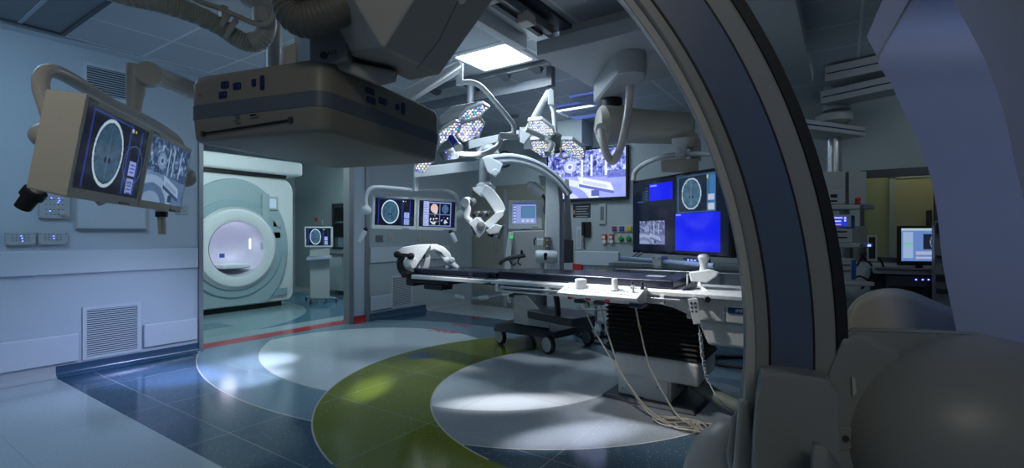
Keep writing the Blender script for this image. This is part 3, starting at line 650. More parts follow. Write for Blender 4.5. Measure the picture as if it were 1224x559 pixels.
def back_box(name, px0, py0, px1, py1, m, label, cat, t=.03, bevel=.005, group=None, y=BY):
    a, b = aty(px0, py1, y), aty(px1, py0, y); r = thing(name, label, cat, ((a.x+b.x)/2, y, a.z), group=group)
    MB().box((a.x, y-t, a.z), (b.x, y, b.z)).build('body', m, r, bevel=bevel); return r, a, b
r, a, b = back_box('notice_sign', 685, 243, 706, 260, SIGN, 'dark notice sign with pale lines of text under the wall television', 'sign', .01)
m = MB()
for i in range(5): m.box((a.x+.06, BY-.013, b.z-.05-.04*i), (b.x-.03-.02*(i % 3), BY-.010, b.z-.038-.04*i))
m.build('text_lines', GREYP, r); MB().box((a.x+.01, BY-.014, a.z+.05), (a.x+.04, BY-.010, a.z+.12)).build('label_patch', mat('orange', (.5, .2, .03), .5), r)
r, a, b = back_box('intercom_panel', 716.5, 243, 725, 268, GREYP, 'slim grey intercom panel on the wall right of the dark sign', 'intercom', .03)
MB().box((a.x+.03, BY-.033, a.z+.06), (b.x-.03, BY-.03, b.z-.05)).build('keypad', MIDG, r)
r, a, b = back_box('wall_telephone', 699, 265, 707, 283, BLACK, 'black wall telephone with a coiled cord', 'telephone', .06, .012)
MB().box((a.x-.02, BY-.09, a.z+.02), (a.x+.03, BY-.05, b.z)).build('handset', BLACK, r, bevel=.01)
MB().tube([Vector((a.x+.01+.012*math.sin(k*1.2), BY-.05+.012*math.cos(k*1.2), a.z-.004*k)) for k in range(50)], .005, 6).build('coiled_cord', BLACK, r)
r, a, b = back_box('glove_dispenser', 690, 271, 696, 298, CRASH, 'narrow clear leaflet holder on the wall left of the telephone', 'holder', .03)
MB().box((a.x+.02, BY-.034, a.z+.04), (b.x-.02, BY-.03, b.z-.04)).build('front_slot', GREYP, r)
r, a, b = back_box('outlet_strip', 732.5, 269, 757, 277, CREAM, 'cream strip of coloured gas outlets, the upper row', 'outlet strip', .02)
for k, m_ in enumerate((PURP, BLU, YEL)):
    p = aty(735+9.0*k, 273, BY); MB().cbox((p.x, BY-.03, p.z), (.07, .03, .07)).build('gas_outlet', m_, r, bevel=.008)
r, a, b = back_box('outlet_strip', 736, 280, 757, 290, CREAM, 'cream strip of gas outlets with two green valves, the lower row', 'outlet strip', .02)
for k in range(2):
    p = aty(743.5+9.0*k, 285.5, BY); MB().lathe((p.x, BY-.02, p.z), (0, -1, 0), [(.04, 0), (.04, .03), (.02, .05)], 16).build('valve', GRN, r); MB().tube([(p.x, BY-.04, p.z), (p.x, BY-.05, p.z+.06)], .006, 6).build('valve_stem', DARK, r)
for k, lab in enumerate(('left red and white gas regulator on the back wall', 'right red and white gas regulator, beside the green valves')):
    p = aty(723.5+8.5*k, 285, BY); r = thing('gas_regulator', lab, 'regulator', (p.x, BY, p.z-.06)); MB().cbox((p.x, BY-.03, p.z), (.075, .05, .14)).build('body', REDP, r, bevel=.012)
    MB().lathe((p.x, BY-.055, p.z+.02), (0, -1, 0), [(.026, 0), (.026, .015)], 16).build('gauge', WHITE, r); MB().lathe((p.x+.01, BY-.05, p.z-.045), (0, -1, 0), [(.03, 0), (.03, .03)], 16).build('cap', WHITE, r); MB().cbox((p.x+.05, BY-.01, p.z-.02), (.05, .02, .09)).build('side_plate', CREAM, r, bevel=.004)
r, a, b = back_box('red_alarm_box', 686, 315, 697, 323, REDP, 'small red emergency box low on the back wall behind the table', 'alarm box', .05)
q = aty(706, 320, BY); socket('grey wall socket with a black plug behind the table mattress', backM(q.x, q.z), .14, .13)
q = aty(721, 320, BY); socket('cream wall socket right of the plugged one behind the table', backM(q.x, q.z), .12, .12, CREAM)
# steel counter below the large display
ct = thing('steel_counter', 'stainless steel counter on the back wall behind the large display', 'counter', (-1.6, 6.8, 0))
MB().box((-2.72, 6.4, .86), (-.35, BY-.01, .91)).build('worktop', STEEL, ct, bevel=.004); MB().box((-2.68, 6.45, .30), (-.4, BY-.02, .86)).build('cabinet', STEEL, ct, bevel=.004)
for x in (-2.15, -1.55, -.95): MB().box((x-.27, 6.435, .34), (x+.27, 6.45, .82)).build('cabinet_door', ALU, ct, bevel=.004)
for x in (-2.65, -.45): MB().box((x, 6.5, 0), (x+.04, 6.54, .3)).box((x, 7.0, 0), (x+.04, 7.04, .3)).build('leg', STEEL, ct)
MB().tube([(-2.6, 6.38, .82), (-.5, 6.38, .82)], .01, 8).build('rail', ALU, ct)

# ------------------------------------------------------------------ ceiling fittings
lp = thing('ceiling_light_panel', 'bright square ceiling light panel above the surgical lights', 'light panel', (-2.87, 3.92, CZ-.03))
MB().box((-3.21, 3.64, CZ-.022), (-2.53, 4.22, CZ)).build('panel_frame', WHITE, lp, bevel=.004); MB().box((-3.17, 3.69, CZ-.028), (-2.58, 4.16, CZ-.021)).build('diffuser', LIGHTP, lp)
t = thing('ceiling_louvre', 'blue lit louvred ceiling fitting before the back wall, above the television', 'ceiling vent', (-2.9, 6.3, CZ)); a = atz(668, 133, CZ); b = atz(728, 128, CZ)
MB().box((a.x, a.y-.3, CZ-.02), (b.x, b.y+.35, CZ-.001)).build('tray', DIMP, t, bevel=.003)
m = MB()
for i in range(8): m.box((a.x+.02, a.y-.27+.07*i, CZ-.045), (b.x-.02, a.y-.25+.07*i, CZ-.015))
m.build('slats', GREYP, t)
t = thing('ceiling_louvre', 'small blue lit ceiling fitting beside the white ceiling housing', 'ceiling vent', (-2.2, 5.1, CZ)); p = atz(708, 116, CZ)
MB().box((p.x-.22, p.y-.22, CZ-.02), (p.x+.22, p.y+.22, CZ-.001)).build('tray', DIMP, t)
m = MB()
for i in range(6): m.box((p.x-.2, p.y-.2+.07*i, CZ-.045), (p.x+.2, p.y-.185+.07*i, CZ-.015))
m.build('slats', GREYP, t)
# big recessed diffuser at the left
gr = thing('ceiling_diffuser', 'wide recessed ceiling diffuser at the top left corner', 'ceiling vent', (-4.9, .8, CZ))
MB().box((-5.67, -.2, CZ-.006), (-4.35, 1.34, CZ-.001)).build('perforated_plate', MIDG, gr); MB().box((-5.69, 1.34, CZ-.02), (-4.33, 1.37, CZ)).box((-5.70, -.2, CZ-.02), (-5.67, 1.37, CZ)).box((-4.35, -.2, CZ-.02), (-4.32, 1.37, CZ)).build('diffuser_frame', DARK, gr)
for i in range(1, 6): MB().box((-5.67, 1.34-.26*i-.012, CZ-.014), (-4.35, 1.34-.26*i+.012, CZ-.002)).build('blade', SHELLB, gr)
# white ceiling housing with linear rail
hb = thing('ceiling_housing', 'long boxed white ceiling housing carrying the display boom', 'ceiling housing', (-1.4, 4.0, 2.75))
MB().box((-2.08, 3.42, 2.75), (-.62, 4.6, 2.87)).build('lower_cover', GREYP, hb, bevel=.01); MB().box((-2.02, 3.7, 2.87), (-.62, 4.6, CZ)).build('upper_box', GREYP, hb)
MB().box((-.62, 3.42, 2.75), (-.25, 5.5, 2.87)).build('cross_cover', GREYP, hb, bevel=.01); MB().box((-.6, 3.6, 2.87), (-.3, 5.4, CZ)).build('cross_box', GREYP, hb)
MB().box((-.58, 3.0, 2.83), (-.25, 3.42, CZ)).build('end_cover', WHITE, hb, bevel=.02)
rl = thing('ceiling_rail', 'steel ceiling rail with a small carriage running up to the white housing', 'rail', (-2.12, 2.4, 2.9))
MB().box((-2.20, 1.0, 2.95), (-2.06, 3.70, 3.03)).build('rail_profile', ALU, rl, bevel=.006); MB().box((-2.02, 1.0, 2.93), (-1.97, 3.5, 3.0)).build('rail_track', STEEL, rl); MB().box((-2.06, 1.0, 2.9), (-2.02, 3.42, 3.05)).build('dark_slot', DARK, rl)
for y in (2.6, 3.05): MB().box((-2.04, y, 2.87), (-1.93, y+.12, 2.95)).build('carriage', CREAM, rl, bevel=.01)
MB().box((-2.30, 1.0, 2.86), (-2.22, 3.5, CZ)).build('side_plate', WHITE, rl, bevel=.004)
MB().box((-2.2, 1.0, CZ-.03), (-1.9, 3.7, CZ)).build('mounting_plate', DARK, rl)
sr = thing('ceiling_rail', 'grey steel beam hung across the ceiling behind the bright light panel', 'rail', (-3.6, 4.55, 2.86))
MB().box((-5.2, 4.50, 2.86), (-2.55, 4.54, 2.96)).build('beam', MIDG, sr, bevel=.004); MB().box((-2.60, 4.48, 2.86), (-2.54, 4.56, CZ)).build('hanger', MIDG, sr); MB().box((-4.9, 4.48, 2.96), (-4.84, 4.56, CZ)).build('hanger', MIDG, sr)
s2 = thing('ceiling_rail', 'slim ceiling track with small clips just behind the bright light panel', 'rail', (-3.4, 4.3, 3.0))
MB().box((-5.0, 4.28, 3.0), (-2.45, 4.32, CZ)).build('track', MIDG, s2)
for x in (-4.1, -3.6, -3.1, -2.7): MB().hull([(x, 4.25, 3.0), (x+.15, 4.25, 3.0), (x+.05, 4.35, 2.95), (x+.12, 4.35, 2.95), (x, 4.35, 3.0), (x+.15, 4.35, 3.0)]).build('clip', DARK, s2, bevel=.003)
# faint rings: round ceiling loudspeaker on the ceiling near the clock
t = thing('ceiling_loudspeaker', 'round flush ceiling loudspeaker near the back wall, left of the far lamp head', 'loudspeaker', (-3.9, 5.4, CZ)); p = atz(612, 138, CZ)
MB().lathe((p.x, p.y, CZ), (0, 0, -1), [(.13, 0), (.13, .008), (.11, .012)], 28).build('rim', GREYP, t); MB().cyl((p.x, p.y, CZ-.012), (p.x, p.y, CZ-.014), .105, n=28).build('mesh_cover', MIDG, t)

# ================================================================== twin monitors
def twin(label, M, w, h, imgs, m, t=.08, fr=.022):
    r = thing('twin_monitor', label, 'monitor', M=M)
    for k, sx in enumerate((-1, 1)):
        c = sx*w/4
        MB().hull([(c-w/4+.002, 0, -h/2), (c+w/4-.002, 0, -h/2), (c+w/4-.002, 0, h/2), (c-w/4+.002, 0, h/2), (c-w/4+.01, t, -h/2+.01), (c+w/4-.01, t, -h/2+.01), (c+w/4-.01, t, h/2-.01), (c-w/4+.01, t, h/2-.01)]).build('monitor_case', m, r, local=True, bevel=.006)
        g = 1.0
        o = screen(imgs[k], w/2-2*fr, h-2*fr-.012, r, (c, -.0012, .006))
        MB().box((c+.09, -.004, -h/2+.004), (c+.17, -.001, -h/2+.012)).build('button_strip', MIDG, r, local=True)
        MB().box((c-w/4+.02, -.003, h/2-.016), (c-w/4+.028, -.001, h/2-.008)).box((c-w/4+.033, -.003, h/2-.015), (c-w/4+.075, -.001, h/2-.010)).build('badge', MIDG, r, local=True)
    return r
ML = pose((-2.408, .833, 1.576), 141.5, 8.9, .5)
scan2 = scan_screen(150, 100); X_, Y_ = grid(scan2)
q_ = np.sqrt(((X_-.80)/.17)**2+((Y_-.55)/.27)**2); scan2[(q_ > .95) & (q_ < 1)] = (.1, .16, .3)
t1 = twin('near pair of cream twin monitors on a curved yoke by the left wall, tilted down', ML, 1.04, .335, [scan2*.62, theatre_picture(120, 84, (.03, .07, .17), (.003, .006, .02), (.22, .32, .46))], CREAM, .11)
YM = mat('yoke_enamel', (.42, .41, .37), .35)
def yoke(r, pts, ds, rad, m=YM, name='yoke'): return MB().tube(bez([atd(x, y, d) for (x, y), d in zip(pts, ds)], 8), rad, 14).build(name, m, r)
yoke(t1, [(66, 160), (57, 130), (49, 105), (52, 88), (68, 86), (100, 103), (135, 125), (160, 136), (190, 152), (212, 168), (220, 190), (222, 205)], [1.66, 1.68, 1.70, 1.74, 1.8, 1.95, 2.2, 2.42, 2.75, 3.0, 3.06, 3.06], .025)
MB().ball(atd(64, 163, 1.66), (.068, .06, .048), Matrix.Rotation(ANG, 3, 'Z')).build('yoke_joint', YM, t1)
MB().cyl(atd(68, 165, 1.66), atd(84, 166, 1.78), .036).build('joint_collar', YM, t1)
MB().ball(atd(222, 212, 3.05), .06).build('yoke_joint', YM, t1)
MB().cyl(atd(64, 163, 1.625), atd(64, 163, 1.61), .004, n=10).build('joint_screw', BLACK, t1)
MB().tube(bez([atd(66, 175, 1.66), atd(60, 200, 1.66), atd(52, 218, 1.66), atd(40, 232, 1.66)]), .018, 12).build('handle_arm', YM, t1)
MB().tube([atd(43, 228, 1.66), atd(37, 235, 1.66), atd(36.5, 236, 1.66), atd(27, 248, 1.66)], .03, 16, rs=[.034, .034, .026, .024]).build('handle_grip', BLACK, t1)
MB().cyl(atd(118, 238, 1.95), atd(122, 243, 1.95), .016).build('under_clamp', CREAM, t1)
MB().tube([atd(192, 251, 2.55), atd(193, 262, 2.55), atd(194, 280, 2.55)], .02, 12, rs=[.026, .018, .018]).build('small_grip', CREAM, t1); MB().cyl(atd(193, 253, 2.545), atd(193, 259, 2.545), .028).build('grip_ring', BLACK, t1)
# spring arm to the ceiling
MB().tube([atd(160, 136, 2.42), atd(161, 118, 2.42), atd(162, 112, 2.42), atd(162, 78, 2.42)], .035, 18, rs=[.03, .034, .04, .04]).build('arm_post', YM, t1)
MB().box((-.045, -.04, -.10), (.045, .05, .08)).bm
pj = atd(178, 89, 2.4); ax = (ray(178, 89).cross(Vector((0, 0, 1))).cross(Vector((0, 0, 1)))).normalized()
MB().lathe(pj, -ax, [(.055, -.03), (.058, 0), (.058, .03), (.05, .04)], 28).build('arm_knuckle', YM, t1, bevel=0)
MB().tube([atd(180, 88, 2.42), atd(205, 97, 2.7), atd(240, 112, 2.9), atd(327, 126, 3.1)], .05, 16, rs=[.045, .05, .05, .045]).build('spring_arm', YM, t1)
MB().tube([atd(327, 126, 3.1), atd(327, 126, 3.1)+Vector((0, 0, .95))], .048, 16).build('ceiling_post', YM, t1)

# middle pair over the table head
MM = pose((-4.186, 4.168, 1.541), 64.2, 1.8, 1.5)
t2 = twin('far pair of hanging twin monitors showing brain scans, above the white head coil', MM, 1.04, .385, [scan_screen(110, 84), quad_screen()], WHITE, .06, .03)
D5 = 5.7
yoke(t2, [(438.5, 252), (437.5, 236), (442, 226), (455, 223.5), (497, 227), (530, 228), (543, 232), (548, 242), (549.5, 254)], [5.42, 5.42, 5.42, 5.48, 5.75, 6.0, 6.1, 6.15, 6.15], .022, WHITE)
for px, py, d in ((438, 251, 5.4), (550, 256, 6.1)): MB().ball(atd(px, py, d), (.05, .06, .055)).build('yoke_joint', WHITE, t2)
for px, py, qx, qy, d in ((437, 274, 429, 289, 5.4), (539, 277, 545, 289, 5.95)):
    MB().tube([atd(px, py, d), atd((px*3+qx)/4, (py*3+qy)/4, d), atd(qx, qy, d)], .03, 12, rs=[.02, .03, .024]).build('grip', WHITE, t2); MB().ball(atd(px, py, d), .026).build('grip_knob', BLACK, t2)
MB().tube([atd(497, 228, 5.7), atd(497, 199, 5.7)], .028, 14).build('hanging_post', WHITE, t2)
MB().hull([atd(495, 212, 5.6), atd(495, 200, 5.6), atd(506, 199, 5.6), atd(573, 191, 5.75), atd(573, 203, 5.75), atd(506, 211, 5.6), atd(495, 212, 5.75), atd(495, 200, 5.75), atd(573, 191, 5.9), atd(573, 203, 5.9)]).build('spring_arm', WHITE, t2, bevel=.01)
MB().tube([atd(571, 200, 5.83), Vector((*atd(571, 150, 5.83).xy, CZ))], .032, 14).build('ceiling_post', MIDG, t2)

# ================================================================== surgical lights
def lamp_head(root, mods, hub, d0, kcam, kdn):
    for px6 in mods:
        cx_ = sum(p[0] for p in px6)/6; cy_ = sum(p[1] for p in px6)/6; c = atd(cx_, cy_, d0)
        n = ((E0-c).normalized()*kcam+Vector((0, 0, -1))*kdn).normalized(); V = []
        for x, y in px6: r_ = ray(x, y); V.append(E0+r_*((c-E0).dot(n)/r_.dot(n)))
        P = lambda q, k: [c+(v-c)*q+n*k for v in V]
        b_ = MB().strip([P(.82, -.085), P(1.03, -.06), P(1.08, 0), P(1.0, .004)]).build('lamp_module', WHITE, root, bevel=.005)
        MB().strip([P(.95, .002), P(.94, .008)]).build('led_array', LED, b_)
        MB().tube([c-n*.05, hub], .022, 8).build('module_bracket', WHITE, root)
A = thing('surgical_light', 'nearer surgical light with hexagonal LED heads and a blue handle, left of the microscope arm', 'surgical light', atd(545, 150, 4.4))
hubA = atd(543, 150, 4.5); lamp_head(A, (((549, 141.5), (557.6, 131.9), (577, 124.3), (584.5, 128.6), (574.8, 138.3), (554.4, 145.4)), ((573.7, 141.5), (579, 149), (573.7, 160.8), (554.4, 169.4), (546, 162), (552, 148)), ((524.4, 160.8), (529.7, 154.4), (544.7, 145.8), (551, 147), (546, 158.7), (525.4, 172.7)), ((495.4, 196.3), (500.7, 195.2), (518, 193), (511.5, 199.5), (506, 206), (497.5, 204.9))), hubA, 4.3, 1.1, .6)
MB().hull([atd(524, 182, 4.2), atd(540, 178, 4.2), atd(550, 183, 4.2), atd(548, 190, 4.2), atd(531, 193, 4.2), atd(526, 186, 4.35), atd(545, 175, 4.35), atd(550, 186, 4.35)]).build('hub_box', MIDG, A, bevel=.01)
m = MB()
for px, py in ((533, 182), (537, 187), (541, 184), (536, 190)): m.ball(atd(px, py, 4.17), .005, seg=8)
m.build('hub_indicator', LBLUE, A)
MB().cyl(atd(540, 165, 4.1), atd(547, 175, 4.0), .036).build('sterile_handle', mat('blue_handle', (.02, .03, .5), .25), A); MB().cyl(atd(547, 175, 4.0), atd(548.5, 177, 3.985), .038).build('handle_ring', ALU, A)
MB().hull([atd(524, 140, 4.5), atd(540, 126, 4.5), atd(558, 124, 4.5), atd(576, 120, 4.5), atd(582, 124, 4.5), atd(552, 136, 4.6), atd(526, 150, 4.6)]).build('back_shell', GREYP, A, bevel=.01)
AR = WHITE
MB().tube(bez([atd(545, 184, 4.3), atd(560, 185, 4.35), atd(577, 184, 4.4), atd(592, 177, 4.45), atd(597, 170, 4.5), atd(599, 161, 4.5)], 5), .026, 12).build('curved_arm', AR, A)
MB().hull([atd(597, 158, 4.45), atd(597, 166, 4.45), atd(619, 167, 4.45), atd(620, 160, 4.45), atd(597, 158, 4.6), atd(619, 167, 4.6), atd(620, 160, 4.6), atd(597, 166, 4.6)]).build('arm_clamp', AR, A, bevel=.008)
MB().tube(bez([atd(614, 161, 4.5), atd(614, 150, 4.5), atd(608, 141, 4.5), atd(592, 122, 4.5), atd(577, 105, 4.5), atd(566, 99, 4.5), atd(553, 98, 4.5)], 6), .024, 12).build('bent_tube', AR, A)
MB().tube([atd(549.5, 102, 4.5), atd(549.5, 76, 4.5)], .034, 16).build('arm_post', AR, A)
MB().hull([atd(545, 73, 4.4), atd(552, 78, 4.4), atd(549, 88, 4.4), atd(448, 148, 3.7), atd(438, 144, 3.7), atd(434, 132, 3.7), atd(545, 73, 4.6), atd(549, 88, 4.6), atd(448, 148, 3.9), atd(436, 132, 3.9)]).build('spring_arm', AR, A, bevel=.015)
MB().ball(atd(546, 79, 4.5), .055).build('elbow', AR, A)
MB().tube([atd(440, 138, 3.8), atd(440, 138, 3.8)+Vector((0, 0, .84))], .05, 14).build('ceiling_post', AR, A)
B = thing('surgical_light', 'farther surgical light with three hexagonal LED heads, in front of the wall television', 'surgical light', atd(660, 160, 5.0))
hubB = atd(664, 168, 5.05); lamp_head(B, (((631.5, 145), (647.3, 143.2), (661.6, 154.3), (662.3, 160.8), (649.4, 161.5), (633.2, 152.9)), ((634.7, 167.5), (647, 167.2), (663, 174.4), (662.6, 186.6), (649.4, 187.3), (634.7, 178)), ((671.6, 167.2), (684.5, 167.5), (699.5, 179.4), (697.4, 190.1), (686, 189), (670.9, 177.3))), hubB, 4.9, .9, .75)
MB().ball(hubB, (.08, .07, .09)).build('hub', MIDG, B)
MB().tube([atd(654, 184, 4.75), atd(659, 173, 4.85)], .03, 14).build('sterile_handle', GREYP, B)
MB().tube([atd(628, 154, 4.7), atd(650, 164, 4.85)], .026, 12).build('grip_bar', WHITE, B)
MB().tube(bez([atd(671, 175, 4.9), atd(671, 188, 4.9), atd(681, 187.5, 4.9)], 4), .012, 8).build('guide_rail', WHITE, B)
MB().tube([atd(664, 163, 5.05), atd(662, 133, 5.05), atd(660, 124, 5.05)], .03, 12, rs=[.024, .026, .034]).build('front_tube', WHITE, B)
MB().hull([atd(655, 125, 5.0), atd(655, 108, 5.0), atd(658, 105, 5.0), atd(662, 108, 5.0), atd(663, 126, 5.0), atd(655, 125, 5.12), atd(655, 108, 5.12), atd(662, 108, 5.12), atd(663, 126, 5.12)]).build('elbow', WHITE, B, bevel=.01)
MB().tube([atd(656, 109, 5.08), atd(641, 138, 5.3), atd(632, 156, 5.5)], .045, 14, rs=[.03, .045, .05]).build('spring_arm', WHITE, B)
MB().hull([atd(621, 152, 5.4), atd(632, 152, 5.4), atd(636, 160, 5.4), atd(626, 172, 5.4), atd(621, 170, 5.4), atd(621, 152, 5.6), atd(632, 152, 5.6), atd(626, 172, 5.6)]).build('pivot_block', GREYP, B, bevel=.01)
MB().hull([atd(621, 155, 5.4), atd(621, 163, 5.4), atd(560, 178, 5.4), atd(560, 168, 5.4), atd(621, 155, 5.55), atd(621, 163, 5.55), atd(560, 178, 5.6), atd(560, 168, 5.6)]).build('carrier_arm', GREYP, B, bevel=.01)
MB().tube([atd(562, 176, 5.5), Vector((*atd(562, 176, 5.5).xy, CZ))], .04, 14).build('ceiling_post', MIDG, B)

# ================================================================== surgical microscope on its floor stand
S = thing('surgical_microscope', 'white surgical microscope on an arched arm with a wheeled stand and monitor, behind the table', 'microscope', (-3.0, 5.1, 0))
MICW = mat('microscope_enamel', (0.66, 0.72, 0.73), 0.35)
# base with casters
def wheel(root, c, r, axis, t=.05, hub=GREYP, name='caster'):
    axis = Vector(axis).normalized(); w = MB().lathe(Vector(c)-axis*t/2, axis, [(r*.8, 0), (r, .008), (r, t-.008), (r*.8, t)], 28).build(name, BLACK, root)
    MB().lathe(Vector(c)-axis*(t/2+.004), axis, [(r*.1, 0), (r*.74, 0), (r*.76, .004), (r*.76, t+.004), (r*.74, t+.008), (.01, t+.008)], 28).build('wheel_disc', hub, w)
    return w
b0, b1 = Vector((-3.38, 4.68, 0)), Vector((-2.66, 4.68, 0))
MB().hull([(-3.40, 4.62, .17), (-3.44, 4.72, .17), (-2.60, 4.60, .17), (-2.56, 4.74, .17), (-2.45, 5.35, .17), (-2.60, 5.45, .17), (-3.40, 5.4, .17), (-3.40, 4.66, .25), (-3.1, 4.64, .29), (-2.9, 4.64, .28), (-2.60, 4.64, .24), (-2.48, 5.35, .25), (-3.38, 5.4, .25)]).build('base_plate', DARK, S, bevel=.02, seg=3)
dirn = Vector((.8, -.25, 0))
for c in ((-3.36, 4.72, .095), (-2.66, 4.62, .105)): wheel(S, c, .095 if c[0] < -3 else .105, (-.35, -.93, 0))
for c in ((-2.50, 5.28, .09), (-3.30, 5.3, .09)): wheel(S, c, .09, (-.35, -.93, 0))
MB().hull([atd(566+80, 365, 5.35), atd(700, 373, 5.35), atd(712, 377, 5.25), atd(712, 391, 5.25), atd(684, 391, 5.0), atd(684, 381, 5.0), atd(630, 380, 5.2), atd(630, 371, 5.2), atd(700, 371, 5.6), atd(640, 364, 5.6)]).build('lower_housing', DARK, S, bevel=.02)
MB().hull([atd(614, 352, 5.3), atd(629, 352, 5.3), atd(629, 378, 5.25), atd(657, 382, 5.2), atd(657, 392, 5.2), atd(614, 386, 5.3), atd(614, 352, 5.6), atd(657, 382, 5.6), atd(657, 392, 5.6), atd(614, 386, 5.6)]).build('lower_panel', GREYP, S, bevel=.01)
MB().tube([atd(640, 372, 5.5), atd(640, 340, 5.5)], .13, 24).build('stand_column', MIDG, S)
MB().hull([atd(608, 347, 5.3), atd(629, 346, 5.3), atd(629, 355, 5.3), atd(608, 355, 5.3), atd(608, 347, 5.4), atd(629, 346, 5.4), atd(629, 355, 5.4), atd(608, 355, 5.4)]).build('bracket_block', DARK, S, bevel=.01)
MB().tube(bez([atd(667, 378, 4.95), atd(666, 362, 4.95), atd(664, 350, 4.95), atd(663, 345, 4.95)], 4), .03, 10, rs=None).build('brake_lever', BLACK, S)
# cabinet and white side strip
MB().hull([atd(612, 276, 5.5), atd(650, 275, 5.5), atd(650, 345, 5.5), atd(604, 345, 5.5), atd(612, 276, 5.95), atd(650, 275, 5.95), atd(650, 345, 5.95), atd(604, 345, 5.95)]).build('electronics_cabinet', GREYP, S, bevel=.012)
loopL = [atd(x, y, 5.42) for x, y in ((608, 277), (604.5, 300), (603, 330), (605, 352), (607, 362), (611, 362), (611, 350), (610, 330), (611, 300), (614, 277))]
MB().prism(loopL, ray(608, 300)*.12).build('side_strip', MICW, S, bevel=.004)
MB().cbox(atd(611.5, 283, 5.40), (.035, .01, .02), Matrix.Identity(4)).build('power_lamp', LGRN, S)
# monitor
MS = pose((-3.02, 4.72, 1.522), 26, -4)
local_part('monitor_case', MB().hull([(-.195, 0, -.165), (.195, 0, -.165), (.195, 0, .165), (-.195, 0, .165), (-.15, .11, -.12), (.15, .11, -.12), (.15, .11, .12), (-.15, .11, .12)]), MICW, S, MS, bevel=.008)
screen_at(control_screen(), .27, .235, S, MS @ Matrix.Translation((-.01, -.0015, .015)))
local_part('monitor_label', MB().box((.08, -.003, -.15), (.15, -.0005, -.143)), MIDG, S, MS)
MB().tube([atd(628, 274, 5.6), atd(630, 280, 5.65)], .05, 12).build('monitor_mount', MIDG, S)
# main column and mast
MB().hull([atd(653, 206, 5.35), atd(666, 206, 5.35), atd(669, 240, 5.35), atd(669, 345, 5.35), atd(651, 345, 5.35), atd(651, 280, 5.35), atd(653, 206, 5.6), atd(666, 206, 5.6), atd(669, 345, 5.6), atd(651, 345, 5.6)]).build('mast', MICW, S, bevel=.015)
MB().hull([atd(667, 210, 5.4), atd(671, 212, 5.4), atd(674, 250, 5.4), atd(674, 345, 5.4), atd(668, 345, 5.4), atd(667, 210, 5.65), atd(674, 345, 5.65), atd(674, 250, 5.65)]).build('mast_edge', SHELLB, S, bevel=.006)
MB().hull([atd(675, 213, 5.7), atd(680, 214, 5.7), atd(684, 288, 5.7), atd(673, 288, 5.7), atd(675, 213, 5.9), atd(680, 214, 5.9), atd(684, 288, 5.9), atd(673, 288, 5.9)]).build('rear_mast', GREYP, S, bevel=.015)
MB().hull([atd(672, 286, 5.62), atd(685.5, 287, 5.62), atd(685.5, 314, 5.62), atd(672, 314, 5.62), atd(672, 286, 5.8), atd(685.5, 287, 5.8), atd(685.5, 314, 5.8), atd(672, 314, 5.8)]).build('rear_housing', MIDG, S, bevel=.01)
MB().hull([atd(651, 283, 5.28), atd(658.5, 283, 5.28), atd(658.5, 300, 5.28), atd(651, 300, 5.28), atd(651, 283, 5.4), atd(658.5, 300, 5.4), atd(651, 300, 5.4), atd(658.5, 283, 5.4)]).build('label_panel', MIDG, S, bevel=.004)
m = MB()
for y in (287, 294): m.cbox(atd(654, y, 5.275), (.02, .006, .02))
m.build('warning_marks', YEL, S)
MB().tube([atd(640, 306, 5.15), atd(643, 306, 5.15), atd(663, 307, 5.1), atd(666, 307, 5.1)], .07, 22, rs=[.055, .066, .066, .055]).build('balance_drum', MICW, S)
MB().cbox(atd(652, 307, 5.06), (.02, .03, .06)).ball(atd(652, 304, 5.04), .02).build('drum_lever', BLACK, S)
MB().hull([atd(641, 285, 5.3), atd(650, 285, 5.3), atd(650, 294, 5.3), atd(641, 294, 5.3), atd(641, 285, 5.45), atd(650, 285, 5.45), atd(650, 294, 5.45), atd(641, 294, 5.45)]).build('camera_box', WHITE, S, bevel=.01)
MB().tube(bez([atd(639, 293, 5.3), atd(638.5, 287, 5.3), atd(641, 284, 5.3)], 3), .008, 6).build('thin_cable', BLACK, S)
MB().tube([atd(637, 223, 5.45), atd(648, 233, 5.45)], .06, 16, rs=[.06, .06]).ball(atd(636, 222, 5.45), .06).build('arm_camera', GREYP, S)
MB().tube(bez([atd(647, 231, 5.45), atd(652, 240, 5.45), atd(651, 252, 5.45), atd(655, 260, 5.45)], 4), .018, 8).build('cable_loop', DARK, S)
# arched main arm : swept box section
def sweep(path, prof_w, prof_t, side):
    P = [Vector(p) for p in path]; loops = []; side = Vector(side).normalized()
    for i, p in enumerate(P):
        t = (P[min(i+1, len(P)-1)]-P[max(i-1, 0)]).normalized(); u = side.cross(t).normalized(); w = prof_w(i/(len(P)-1)) if callable(prof_w) else prof_w
        loops.append([p+u*w/2-side*prof_t/2, p+u*w/2+side*prof_t/2, p-u*w/2+side*prof_t/2, p-u*w/2-side*prof_t/2])
    return MB().strip(loops)
side = Vector((-SA, CA, 0))
arc = bez([atd(x, y, 5.35) for x, y in ((578, 194), (592, 191.5), (610, 190), (628, 193), (645, 199.5), (658, 208), (670, 219), (681, 233))], 6)
sweep(arc, lambda u: .115-.045*u, .17, side).build('main_arm', MICW, S, bevel=.03, seg=3)
sweep([p+Vector((0, 0, .01))-side*.09 for p in arc], .012, .01, side).build('arm_trim_line', INLAY, S)
MB().hull([atd(576, 189, 5.25), atd(584, 186, 5.25), atd(592, 212, 5.25), atd(598, 206, 5.25), atd(601, 196, 5.25), atd(582, 205, 5.25), atd(576, 189, 5.4), atd(584, 186, 5.4), atd(592, 212, 5.4), atd(601, 196, 5.4)]).build('knuckle_plate', MICW, S, bevel=.01)
MB().lathe(atd(592, 206, 5.26), -side, [(.038, 0), (.038, .02), (.03, .03)], 20).build('knuckle_cap', WHITE, S)
